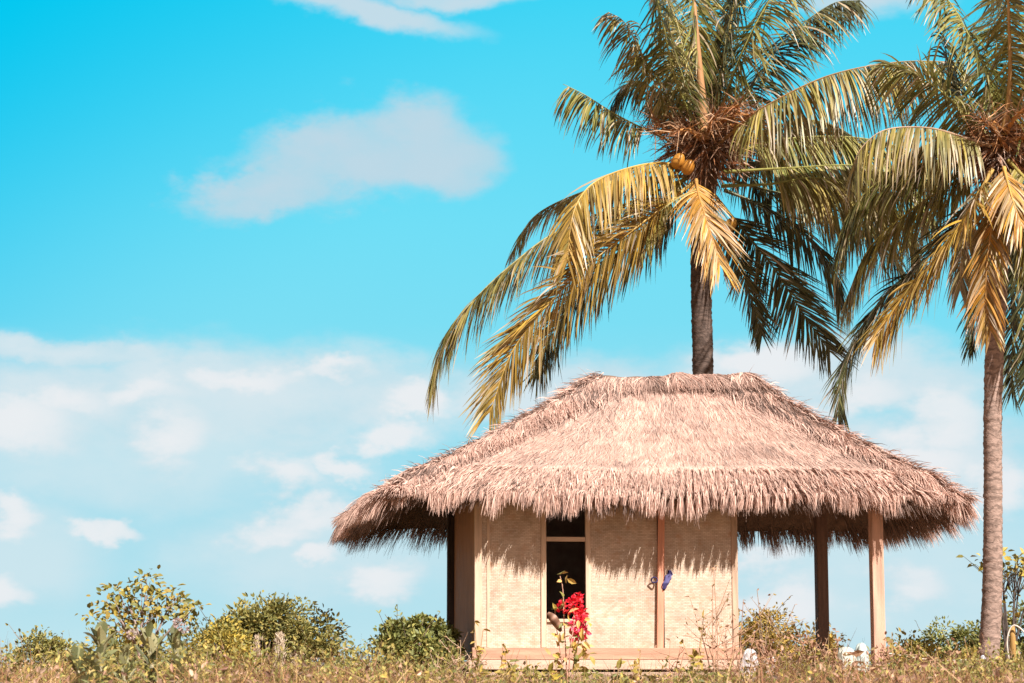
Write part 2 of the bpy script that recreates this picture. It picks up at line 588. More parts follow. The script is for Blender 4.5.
# veranda posts and beams
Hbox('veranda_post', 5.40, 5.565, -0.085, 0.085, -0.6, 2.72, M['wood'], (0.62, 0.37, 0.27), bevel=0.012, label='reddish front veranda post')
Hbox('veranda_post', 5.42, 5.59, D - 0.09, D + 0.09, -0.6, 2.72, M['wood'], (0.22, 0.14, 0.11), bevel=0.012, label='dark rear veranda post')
Hbox('eave_beam', -0.12, 5.75, -0.05, 0.06, 2.48, 2.57, M['plank'], BRN)
Hbox('eave_beam', -0.12, 5.75, D - 0.06, D + 0.06, 2.48, 2.57, M['plank'], BRN)
for x in (0.05, 1.8, 3.5, 5.5):
    Hbox('tie_beam', x - 0.05, x + 0.05, 0.07, D - 0.07, 2.40, 2.478, M['wood'], BRN)

# roof shell
RL, RR = np.array([1.93, 1.5, 4.06]), np.array([4.06, 1.5, 4.05])
FL, FR = np.array([-1.28, -0.60, 2.36]), np.array([6.58, -0.62, 2.36])
BL, BR = np.array([-1.55, 4.15, 2.28]), np.array([6.50, 4.10, 2.27])
FACES = dict(front=(RL, RR, FL, FR), right=(RR, RR, FR, BR), back=(RR, RL, BR, BL), left=(RL, RL, BL, FL))
def roof_pt(face, u, t):
    a, b_, c, d = FACES[face]
    u, t = np.asarray(u, float)[..., None], np.asarray(t, float)[..., None]
    top = a + (b_ - a) * u
    bot = c + (d - c) * u
    # eave corners slightly rounded
    p = top + (bot - top) * t
    zt, zb = top[..., 2], bot[..., 2]
    tt = t[..., 0]
    sag = 0.03 * np.sin(u[..., 0] * 9 + 1) * tt + 0.05 * (fbm(u[..., 0] * 6 + 3, tt * 4) - 0.5)
    p[..., 2] = zb + (zt - zb) * (1 - tt) ** 1.28 + sag + HUT_G + 0.05 - 0.15 * smoothstep(0.84, 1.0, tt)
    # push the eave corners in a little
    k = (np.abs(u[..., 0] * 2 - 1) ** 10) * tt ** 3
    cen = np.array([2.6, 1.5, 0])
    p[..., :2] += (cen[:2] - p[..., :2]) * (0.035 * k)[..., None]
    return p
def roof_frame(face, u, t):
    e = 1e-3
    p = roof_pt(face, u, t)
    d = norm(roof_pt(face, u, np.minimum(t + e, 1.001)) - roof_pt(face, u, t - e))
    s = norm(roof_pt(face, u + e, np.maximum(t, 0.05)) - roof_pt(face, u - e, np.maximum(t, 0.05)))
    n = norm(np.cross(d, s))
    n = np.where(n[..., 2:3] < 0, -n, n)
    return p, d, s, n

shell = MB()
for fc in FACES:
    nu, ntt = 40, 22
    U, T = np.meshgrid(np.linspace(0, 1, nu), np.linspace(0.0, 0.985, ntt))
    p = roof_pt(fc, U, T).reshape(-1, 3)
    f = [(j * nu + i, (j + 1) * nu + i, (j + 1) * nu + i + 1, j * nu + i + 1) for j in range(ntt - 1) for i in range(nu - 1)]
    shell.add(p, f, (0.20, 0.135, 0.10))
roof = shell.build('roof', M['straw_base'], hut, smooth=True)
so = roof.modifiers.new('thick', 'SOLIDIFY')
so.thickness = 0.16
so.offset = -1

STRAW = [(0.52, 0.36, 0.295), (0.47, 0.315, 0.255), (0.58, 0.415, 0.35), (0.385, 0.25, 0.205)]
GREY = [(0.21, 0.15, 0.13), (0.29, 0.21, 0.18), (0.14, 0.10, 0.085)]
def blades(mb, p, d, s, n, ln, wd, lift, lat, col, seg=2, curl=0.0, gravity=0.0, tipcol=1.0, roll=0.8):
    k = len(p)
    lat, lift, ln, wd = (np.broadcast_to(np.asarray(v, float), (k,))[:, None] for v in (lat, lift, ln, wd))
    dr = norm(d + s * lat + n * lift)
    side = norm(np.cross(dr, n) + n * (rng.random((k, 1)) - 0.5) * roll) * wd
    c, sd, cols = [p], [side], [col]
    cur = p
    for i in range(seg):
        cur = cur + dr * ln / seg
        dr = norm(dr + np.array([0, 0, -1.0]) * gravity / seg + s * curl * (rng.random((k, 1)) - 0.5))
        c.append(cur)
        sd.append(side * (1 - (i + 1) / seg * 0.85))
        cols.append(col * (1 + (tipcol - 1) * (i + 1) / seg))
    mb.ribbons(np.stack(c, 1), np.stack(sd, 1), np.stack(cols, 1))

def thatch(face, count):
    mb = MB()
    a, b_, c, d_ = FACES[face]
    wt, wb = np.linalg.norm(b_ - a), np.linalg.norm(d_ - c)
    t = rng.random(count * 3)
    keep = rng.random(count * 3) < (wt + (wb - wt) * t) / wb
    t = t[keep][:count] * 0.99
    u = rng.random(len(t))
    # gather roots in courses so that the layers show faintly
    t = np.clip(t + 0.012 * np.sin(t * 2 * math.pi * 11 + 3 * vnoise(u * 9, t * 3)), 0.0, 0.995) * 0.915
    p, d, s, n = roof_frame(face, u, t)
    k = len(t)
    e = np.minimum(u, 1 - u) * (wt + (wb - wt) * t)            # metres to the hip
    rough = np.clip(1 - e / 0.35, 0, 1)
    big = fbm(u * wb * 1.1, t * 7)
    fine = vnoise(u * wb * 14, t * 14)
    lift = 0.02 + 0.10 * rng.random(k) ** 3 + 0.10 * rough * rng.random(k)
    lat = rng.normal(0, 0.30, k) + (vnoise(u * wb * 2.5 + 9, t * 6) - 0.5) * 0.25
    col = pick(STRAW, k) * (0.78 + 0.30 * big + 0.22 * fine)[:, None]
    brown = rng.random(k) < np.clip(0.06 + 0.35 * (big < 0.42) * rng.random(k) + 0.03 * (1 - np.clip(e / 0.25, 0, 1)), 0, 1)
    col[brown] = pick(GREY, brown.sum()) * 1.25
    # paler, newer course at the bottom
    low = smoothstep(0.74, 0.80, t + 0.04 * (vnoise(u * wb * 3, 0.5 + 0 * t) - 0.5))
    col *= (1 + 0.10 * low)[:, None]
    p = p + n * (0.01 + 0.02 * low * (1 - 0.2 * t))[:, None]
    blades(mb, p, d, s, n, 0.10 + 0.20 * rng.random(k) ** 1.5, 0.005 + 0.005 * rng.random(k), lift, lat, col, 2, 0.2, 0.15, 1.1)
    return mb
mb = thatch('front', 72000)
mb.build('thatch_face', M['straw'], roof)
for fc, c in (('left', 20000), ('right', 16000), ('back', 14000)):
    thatch(fc, c).build('thatch_face', M['straw'], roof)

def fringe(face, count):
    mb = MB()
    a, b_, c, d_ = FACES[face]
    wb = np.linalg.norm(d_ - c)
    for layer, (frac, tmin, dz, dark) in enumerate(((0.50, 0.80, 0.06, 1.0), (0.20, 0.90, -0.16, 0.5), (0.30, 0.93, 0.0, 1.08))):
        k = int(count * frac)
        u = rng.random(k)
        # straws gather into locks
        lock = np.round(u * wb / 0.11 + (vnoise(u * wb * 2.3, 3.0 + 0 * u) - 0.5))
        uu = np.clip(u + (lock * 0.11 / wb - u) * 0.55, 0.0, 1.0)
        t = tmin + (0.985 - tmin) * rng.random(k) ** 0.6
        p, d, s, n = roof_frame(face, uu, t)
        p = p + n * (0.02 + dz * rng.random((k, 1)) if dz > 0 else dz * rng.random((k, 1)))
        ll = vnoise(uu * wb * 4.0 + 13 * layer, 5.0 + 0 * u)
        l2 = vnoise(uu * wb * 9.0, 8.0 + 0 * u)
        ln = (0.01 + 0.18 * ll + 0.16 * l2) * (0.6 + 0.6 * rng.random(k)) + (0.02, 0.05, 0.02)[layer] + (0.0 if face == 'front' else 0.27 if face == 'back' else 0.20)
        if layer == 2:                       # the outermost straws hang straight down over the edge
            outw = norm(d * [1, 1, 0])
            p = p + outw * (0.05 + 0.10 * rng.random((k, 1))) + np.array([0, 0, -0.02])
            dn = norm(outw * (0.30 if face == 'front' else 0.9) + np.array([0, 0, -1.0]))
        else:
            dn = norm(d + np.array([0, 0, -0.45 * layer]))
        lat = rng.normal(0, 0.13, k) + (vnoise(uu * wb * 5 + 3, 2.0 + 0 * u) - 0.5) * 0.55
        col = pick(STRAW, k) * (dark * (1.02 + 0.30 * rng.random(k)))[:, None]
        br = rng.random(k) < (0.07 + 0.3 * (layer == 1))
        col[br] = pick(GREY, br.sum())
        blades(mb, p, dn, s, n, ln, 0.004 + 0.006 * rng.random(k), rng.normal(0.02, 0.06, k), lat, col, 3, 0.25, 0.9, 1.12, 4.0)
    return mb
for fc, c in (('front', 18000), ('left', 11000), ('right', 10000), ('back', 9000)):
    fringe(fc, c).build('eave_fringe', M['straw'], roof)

# ridge and hip caps: tufts laid across, combed sideways
def cap(A, B, count, spread, dens_dark, dip=0.0, over=0.0, combed=0.6):
    mb = MB()
    t = rng.random(count)
    A, B = np.asarray(A, float), np.asarray(B, float)
    ax = norm(B - A)
    return t, ax
def ridge_cap():
    mb = MB()
    k = 9000
    x = rng.uniform(RL[0] - 0.05, RR[0] + 0.08, k)
    top = 4.08 + HUT_G + 0.03 * np.sin(x * 2.2) + 0.06 * fbm(x * 2.5, 0 * x) + 0.05 * smoothstep(0.3, 0.0, np.abs(x - 3.1)) + 0.05 * smoothstep(3.75, 4.05, x) + 0.02 * (x < 2.1)
    ang = rng.normal(0, 0.9, k)
    rad = 0.07 + 0.03 * rng.random(k)
    p = np.stack([x, 1.5 + np.sin(ang) * rad, top - 0.09 + np.cos(ang) * rad], 1)
    nrm = np.stack([0 * x, np.sin(ang), np.cos(ang)], 1)
    sgn = np.sign(p[:, 1] - 1.5)
    lean = (0.9 * np.where(x < 2.6, -1, 1) * rng.random(k) + rng.normal(0, 0.35, k))
    d = norm(np.stack([lean, sgn * 0.8, -0.55 + 0 * x], 1))
    col = pick(STRAW + STRAW + STRAW + GREY, k) * 1.22
    dk = vnoise(x * 6, sgn * 3) < 0.38
    col[dk] *= 0.75
    s = np.tile([1.0, 0, 0], (k, 1))
    blades(mb, p, d, s, nrm, 0.20 + 0.22 * rng.random(k), 0.006 + 0.006 * rng.random(k), 0.10, 0, col, 3, 0.3, 0.5, 1.0, 3.0)
    return mb
ridge_cap().build('ridge_cap', M['straw'], roof)

def hip_cap(fa, fb, ua, ub, k, comb):
    """tufts along a hip, combed down each slope in clumps with brown hollows between"""
    mb = MB()
    for face, u0, sg in ((fa, ua, 1), (fb, ub, -1)):
        t = rng.random(k) ** 0.85 * 0.97 + 0.02
        wl = np.maximum(0.4, 8 * t)
        du = np.abs(rng.normal(0, 0.10, k)) / wl
        u = np.clip(u0 + (du if u0 < 0.5 else -du), 0.0, 1.0)
        p, d, s, n = roof_frame(face, u, t)
        clump = vnoise(t * 30 + du * wl * 3, u0 * 5 + 0.3 * sg + 0 * t)
        lift = 0.05 + 0.40 * np.clip(clump - 0.25, 0, 1) * rng.random(k)
        inward = s * (1 if u0 < 0.5 else -1)
        lat = (0.10 + 0.75 * clump + rng.normal(0, 0.22, k)) * (1 if u0 < 0.5 else -1)
        col = pick(STRAW, k) * (1.05 + 0.25 * clump)[:, None]
        dk = (clump < 0.45) & (rng.random(k) < 0.5)
        col[dk] = pick(GREY, dk.sum())
        p = p + n * 0.05
        blades(mb, p, d, s, n, 0.16 + 0.2 * rng.random(k), 0.006 + 0.006 * rng.random(k), lift, lat, col, 3, 0.3, 0.45, 1.0, 3.5)
    return mb
def tufts(A, B, k, n0, conc=1.28):
    """loose straws standing proud along a hip or the ridge"""
    mb = MB()
    A, B = np.asarray(A, float), np.asarray(B, float)
    t = rng.random(k)
    p = A + (B - A) * t[:, None]
    if conc:
        p[:, 2] = B[2] + (A[2] - B[2]) * (1 - t) ** conc - 0.15 * smoothstep(0.84, 1.0, t) + 0.05
    p[:, 2] += HUT_G + 0.02
    ax = norm(B - A)
    bun = vnoise(t * 42, 0 * t + A[0])
    p = p + rng.normal(0, 0.05, (k, 3)) * [1, 1, 0.5]
    d = norm(ax * (0.75 if conc else 0.2) + np.asarray(n0) * (0.10 + 0.75 * np.clip(bun - 0.35, 0, 1))[:, None] + rng.normal(0, 0.33, (k, 3)))
    n = np.tile(norm(np.asarray(n0, float)), (k, 1))
    s = norm(np.cross(d, n))
    col = pick(STRAW, k) * (0.95 + 0.4 * bun)[:, None]
    g_ = rng.random(k) < 0.3
    col[g_] = pick(GREY, g_.sum())
    blades(mb, p, d, s, n, 0.10 + 0.18 * rng.random(k), 0.005 + 0.006 * rng.random(k), 0.0, 0, col, 3, 0.4, 0.8, 1.0, 3.0)
    return mb
tufts(RL, FL, 1500, (-0.35, -0.35, 0.8)).build('hip_cap', M['straw'], roof)
tufts(RR, FR, 1500, (0.35, -0.35, 0.8)).build('hip_cap', M['straw'], roof)
tufts(RL, BL, 1600, (-0.35, 0.35, 0.8)).build('hip_cap', M['straw'], roof)
tufts(RR, BR, 1600, (0.35, 0.35, 0.8)).build('hip_cap', M['straw'], roof)
hip_cap('front', 'left', 0.0, 1.0, 5200, 1).build('hip_cap', M['straw'], roof)
hip_cap('front', 'right', 1.0, 0.0, 4200, 1).build('hip_cap', M['straw'], roof)
hip_cap('back', 'right', 0.0, 1.0, 2000, 1).build('hip_cap', M['straw'], roof)
hip_cap('back', 'left', 1.0, 0.0, 2500, 1).build('hip_cap', M['straw'], roof)

# blue ring and rag hung on the pole
def blue_things():
    c = hut_to_world(2.405, -0.075, 1.165)
    t = np.linspace(0, 2 * math.pi, 15)
    pts = np.stack([0.042 * np.cos(t), 0.012 * np.sin(2 * t), 0.036 * np.sin(t)], 1)
    o = MB().tube(pts, 0.010, (0.055, 0.045, 0.12), 6, False).build('cord_ring', M['cloth'], smooth=True)
    o.location = c
    o.rotation_euler.z = PSI
    tag(o, 'small dark blue ring of cord on the left of the reddish pole', 'ring')
    c = hut_to_world(2.585, -0.07, 1.17)
    nz, nx = 14, 6
    v, f = [], []
    for j in range(nz):
        q = j / (nz - 1)
        zz = 0.125 - 0.26 * q
        ctr = 0.02 * math.sin(q * 5) + (0.025 if q < 0.3 else 0.0) - 0.035 * q
        wdt = 0.020 + 0.026 * math.sin(q * math.pi) * (1 if abs(q - 0.55) > 0.06 else 0.6)
        for i in range(nx):
            a = i / (nx - 1) * 2 - 1
            v.append((ctr + a * wdt, -0.018 * math.cos(a * 5 + q * 7), zz))
    for j in range(nz - 1):
        for i in range(nx - 1):
            f.append((j * nx + i, j * nx + i + 1, (j + 1) * nx + i + 1, (j + 1) * nx + i))
    col = np.array([(0.15, 0.14, 0.31) if 0.2 < (k // nx) / nz < 0.6 else (0.05, 0.04, 0.12) for k in range(len(v))])
    o = MB().add(v, f, col).build('rag', M['cloth'], smooth=True)
    o.modifiers.new('thick', 'SOLIDIFY').thickness = 0.008
    o.location = c
    o.rotation_euler.z = PSI
    tag(o, 'crumpled violet blue rag hung on the right of the reddish pole', 'rag')
blue_things()

# ------------------------------------------------------------------ palms
def catmull(pts, n):
    p = np.asarray(pts, float)
    p = np.concatenate([[2 * p[0] - p[1]], p, [2 * p[-1] - p[-2]]])
    out = []
    m = len(p) - 3
    for q in np.linspace(0, m - 1e-6, n):
        i = int(q)
        t = q - i
        a, b_, c, d = p[i:i + 4]
        out.append(0.5 * (2 * b_ + (c - a) * t + (2 * a - 5 * b_ + 4 * c - d) * t * t + (3 * b_ - a - 3 * c + d) * t ** 3))
    out = np.array(out)
    # even spacing
    s = np.concatenate([[0], np.cumsum(np.linalg.norm(np.diff(out, axis=0), axis=1))])
    q = np.linspace(0, s[-1], n)
    return np.stack([np.interp(q, s, out[:, i]) for i in range(3)], 1), s[-1]

PAL = dict(
    green=[(0.20, 0.21, 0.05), (0.27, 0.25, 0.065), (0.10, 0.125, 0.04), (0.36, 0.31, 0.11)],
    dark=[(0.055, 0.07, 0.03), (0.085, 0.095, 0.035), (0.05, 0.055, 0.03), (0.15, 0.14, 0.05)],
    olive=[(0.31, 0.25, 0.055), (0.24, 0.21, 0.055), (0.40, 0.31, 0.10), (0.15, 0.145, 0.045)],
    yellow=[(0.48, 0.30, 0.05), (0.38, 0.25, 0.05), (0.27, 0.20, 0.05), (0.58, 0.37, 0.12)],
    gold=[(0.58, 0.29, 0.04), (0.48, 0.24, 0.06), (0.54, 0.37, 0.18), (0.36, 0.23, 0.06)],
    dry=[(0.54, 0.43, 0.28), (0.62, 0.52, 0.41), (0.40, 0.33, 0.16), (0.30, 0.27, 0.09)],
)
def frond(parent, org, pts, L=1.05, roll=0.0, droop=1.0, pal='green', start=0.10, dens=44, seed=0, tipdry=0.3, ragged=0.12, wid=0.018, rib=0.028, ribcol=None, fwd=0.55, twist=0.0):
    g = np.random.default_rng(seed + 100)
    w = np.array([P(*q) for q in pts])
    C, ln = catmull(w, 60)
    T = norm(np.gradient(C, axis=0))
    up = np.array([0, 0, 1.0])
    h = w[-1] - w[0]
    out = np.array([h[0], h[1], 0.0])
    out = out / (np.linalg.norm(out) + 1e-6)
    U = up - T * (T @ up)[:, None]
    wk = np.linalg.norm(U, axis=1, keepdims=True)
    U2 = -out - T * (T @ -out)[:, None]
    U = norm(U * np.minimum(1, wk * 2) + U2 * np.maximum(0, 1 - wk * 2) * np.sign(T[:, 2:3]) * 1.0 + 1e-6)
    S = norm(np.cross(T, U))
    rl = roll + twist * np.linspace(0, 1, 60)
    cr, sr = np.cos(rl)[:, None], np.sin(rl)[:, None]
    S, U = S * cr + U * sr, U * cr - S * sr
    n = max(30, int(ln * (1 - start) * 1.15 * max(44, dens)))
    mbs = MB()
    for sg in (-1, 1):
        q = np.sort(start + (1 - start) * (np.arange(n) + g.random(n) * 0.8) / n)
        q = np.clip(q, 0, 1)
        q = q[g.random(n) > ragged]
        k = len(q)
        fi = q * 59
        ip = lambda A: np.stack([np.interp(fi, np.arange(60), A[:, i]) for i in range(3)], 1)
        p, t_, s_, u_ = ip(C), norm(ip(T)), norm(ip(S)), norm(ip(U))
        qq = (q - start) / (1 - start)
        prof = np.interp(qq, [0, 0.10, 0.35, 0.7, 0.9, 1.0], [0.60, 0.90, 1.0, 0.95, 0.78, 0.55])
        lens = L * 1.06 * prof * (0.8 + 0.3 * g.random(k)) * np.where(g.random(k) < 0.2, 0.4 + 0.4 * g.random(k), 1)
        d = norm(s_ * sg + t_ * (fwd + 0.5 * qq + g.normal(0, 0.09, k) + 0.5 * (vnoise(q * 17 + seed, sg * 3.3 + 0 * q) - 0.5))[:, None] + u_ * (0.22 + g.normal(0, 0.14, k) + 0.6 * (vnoise(q * 13 + seed * 2, sg * 5.3 + 0 * q) - 0.5))[:, None] + g.normal(0, 0.05, (k, 3)))
        wv = norm(np.cross(d, u_) + u_ * g.normal(0, 0.45, (k, 1)))
        seg = 5
        cs, sd = [p], [wv * wid * 0.55]
        cur = p
        gk = droop * (0.6 + 0.5 * g.random(k) + 0.5 * vnoise(q * 11 + 3 * seed, 7.7 + sg + 0 * q))[:, None]
        d = norm(d + np.array([0, 0, -0.45]) * gk)
        for i in range(seg):
            a = (i + 1) / seg
            d = norm(d + np.array([0, 0, -1.0]) * gk * (0.03 + 0.11 * a) + g.normal(0, 0.03, (k, 3)))
            cur = cur + d * lens[:, None] / seg
            cs.append(cur)
            wv2 = norm(wv - d * (wv * d).sum(1, keepdims=True))
            sd.append(wv2 * wid * np.interp(a, [0, 0.3, 0.7, 1.0], [0.7, 1.0, 0.7, 0.06]) * (0.8 + 0.4 * g.random((k, 1))))
        base = pick(PAL[pal], k, g) * (0.55 + 0.75 * g.random((k, 1)))
        col = np.repeat(base[:, None], seg + 1, 1)
        dry = np.asarray(PAL['dry'])[g.integers(0, 4, k)]
        m = (g.random(k) < tipdry * 0.7)[:, None, None] * np.linspace(0, 1, seg + 1)[None, :, None] ** 1.5
        col = col * (1 - m) + dry[:, None] * m * 1.1
        alld = g.random(k) < tipdry * 0.25
        col[alld] = dry[alld][:, None]
        mbs.ribbons(np.stack(cs, 1), np.stack(sd, 1), col)
    o = mbs.build('frond', M['palm'], parent, off=org)
    rc = np.asarray(ribcol if ribcol else np.mean(PAL[pal], 0) * 1.5)
    rad = np.interp(np.linspace(0, 1, 60), [0, 0.1, 0.4, 1], [rib * 1.5, rib, rib * 0.6, 0.005])
    MB().tube(C, rad, rc, 6).build('midrib', M['palm'], o, smooth=True, off=org)
    return o

def trunk(parent, org, pts, rads, col):
    C, ln = catmull([P(*q) for q in pts], int(24 + 60))
    n = int(ln / 0.035)
    C, _ = catmull(C[::6], n)
    r = np.interp(np.linspace(0, 1, n), np.linspace(0, 1, len(rads)), rads)
    z = np.arange(n)
    ring = np.where(np.random.default_rng(8).random(n) < 0.3, 0.006, 0.0) + 0.006 * (np.random.default_rng(3).random(n) - 0.5)
    c = np.asarray(col)
    m = MB().tube(C, r + ring, c, 18)
    v = m.v[0]
    v += np.random.default_rng(4).normal(0, 0.004, v.shape)
    return m.build('trunk', M['trunk'], parent, smooth=True, off=org)

def crown_core(parent, org, px, py, Y, scale, seed, nuts, nstalk=5, nfib=500):
    """orange flower stalks, fibre and stubs in the heart of the crown"""
    g = np.random.default_rng(seed)
    c = np.array(P(px, py, Y))
    for j in range(nstalk):
        a = 2 * math.pi * (j / nstalk) + g.random() * 0.6 - 0.4
        mb = MB()
        out = np.array([math.cos(a), math.sin(a) * 0.9 - 0.35, -0.25 + 0.6 * g.random()])
        base = c + np.array([0, -0.25, -0.1 + 0.35 * g.random()])
        end = base + out * 0.60 * scale
        st, _ = catmull([base, base + out * 0.35 * scale + [0, 0, 0.10], end], 10)
        mb.tube(st, np.linspace(0.035, 0.015, 10) * scale, (0.50, 0.24, 0.08), 6)
        k = 52
        q = g.integers(2, 10, k)
        p = st[q]
        d = norm(out * 0.55 + g.normal(0, 0.55, (k, 3)) + np.array([0, -0.15, 0.05]))
        ln = (0.22 + 0.30 * g.random(k))[:, None] * scale
        cs, sd = [p], []
        cur, dd = p, d
        wv = norm(np.cross(d, g.normal(0, 1, (k, 3))))
        sd.append(wv * 0.008 * scale)
        for i in range(3):
            cur = cur + dd * ln / 3
            dd = norm(dd + g.normal(0, 0.22, (k, 3)) + [0, 0, -0.1])
            cs.append(cur)
            sd.append(wv * 0.008 * scale * (1 - 0.28 * (i + 1)))
        mb.ribbons(np.stack(cs, 1), np.stack(sd, 1), pick([(0.46, 0.22, 0.09), (0.34, 0.15, 0.07), (0.20, 0.11, 0.07), (0.56, 0.36, 0.22), (0.12, 0.08, 0.05)], k, g))
        mb.build('flower_stalk', M['bark'], parent, off=org)
    # fibre and stubs of old leaf stalks
    mb = MB()
    k = nfib
    d = norm(g.normal(0, 1, (k, 3)) * [1, 0.8, 0.9] + [0, -0.2, 0.1])
    p = c + d * (0.10 + 0.25 * g.random((k, 1))) * scale + np.array([0, 0, -0.05])
    d2 = norm(d + g.normal(0, 0.5, (k, 3)) + [0, 0, -0.3])
    ln = (0.12 + 0.35 * g.random(k))[:, None] * scale
    wv = norm(np.cross(d2, g.normal(0, 1, (k, 3))))
    wd = (0.010 + 0.022 * g.random((k, 1)) ** 2)
    cs = np.stack([p, p + d2 * ln * 0.5, p + d2 * ln + np.array([0, 0, -0.05])], 1)
    sd = np.stack([wv * wd, wv * wd * 0.8, wv * wd * 0.1], 1)
    mb.ribbons(cs, sd, pick([(0.24, 0.14, 0.09), (0.38, 0.22, 0.13), (0.12, 0.08, 0.06), (0.48, 0.34, 0.26), (0.42, 0.18, 0.08)], k, g))
    ico = np.array(P(px, py, Y))
    mb.tube([ico + np.array([0, 0, -0.6]) * scale, ico + np.array([0, 0, -0.2]) * scale, ico + np.array([0, 0, 0.25]) * scale, ico + np.array([0, 0, 0.55]) * scale],
            np.array([0.11, 0.14, 0.12, 0.05]) * scale, (0.14, 0.085, 0.055), 12)
    mb.build('fibre', M['bark'], parent, off=org)
    for (nx_, ny_, dY, r, col) in nuts:
        q = np.array(P(nx_, ny_, Y + dY))
        m = MB()
        th = np.linspace(0, math.pi, 12)
        pts = np.stack([0.25 * (1 - np.cos(th)) * 0, 0 * th, -np.cos(th)], 1) * r * 1.3
        m.tube(pts, np.maximum(np.sin(th) * r * (1 + 0.10 * np.cos(th)), 0.002), np.repeat([np.asarray(col) * (0.45 if q_ > 10 else 1) for q_ in range(12)], 14, 0).tolist() + [np.asarray(col), np.asarray(col) * 0.4], 14)
        o = m.build('coconut', M['nut'], parent, smooth=True)
        o.location = Vector(q - np.asarray(org))
        o.rotation_euler = (0.5, 0.45, 0.3)

# --- palm behind the hut
Y1 = 40.0
o1 = P(703, 668, Y1)
o1.z = float(terrain(o1.x, o1.y)) - 0.05
palm1 = empty('palm_tree', o1)
tag(palm1, 'tall coconut palm rising behind the thatched roof with two orange coconuts in its crown', 'palm tree')
g0 = EYE - 0.45
trunk(palm1, o1, [(705, 700, Y1), (704, 560, Y1), (703, 370, Y1), (701, 280, Y1), (702, 165, Y1)], [0.22, 0.20, 0.19, 0.185, 0.19], (0.115, 0.082, 0.068))  # bark colour darkened to carry the shade of the crown
crown_core(palm1, o1, 706, 146, Y1, 1.6, 21,
           [(678, 161, -0.78, 0.118, (0.50, 0.23, 0.035)), (688, 167, -0.88, 0.115, (0.48, 0.21, 0.03)),
            (738, 130, -0.8, 0.09, (0.30, 0.19, 0.04)), (731, 224, -0.6, 0.10, (0.40, 0.20, 0.03))], 11, 1100)
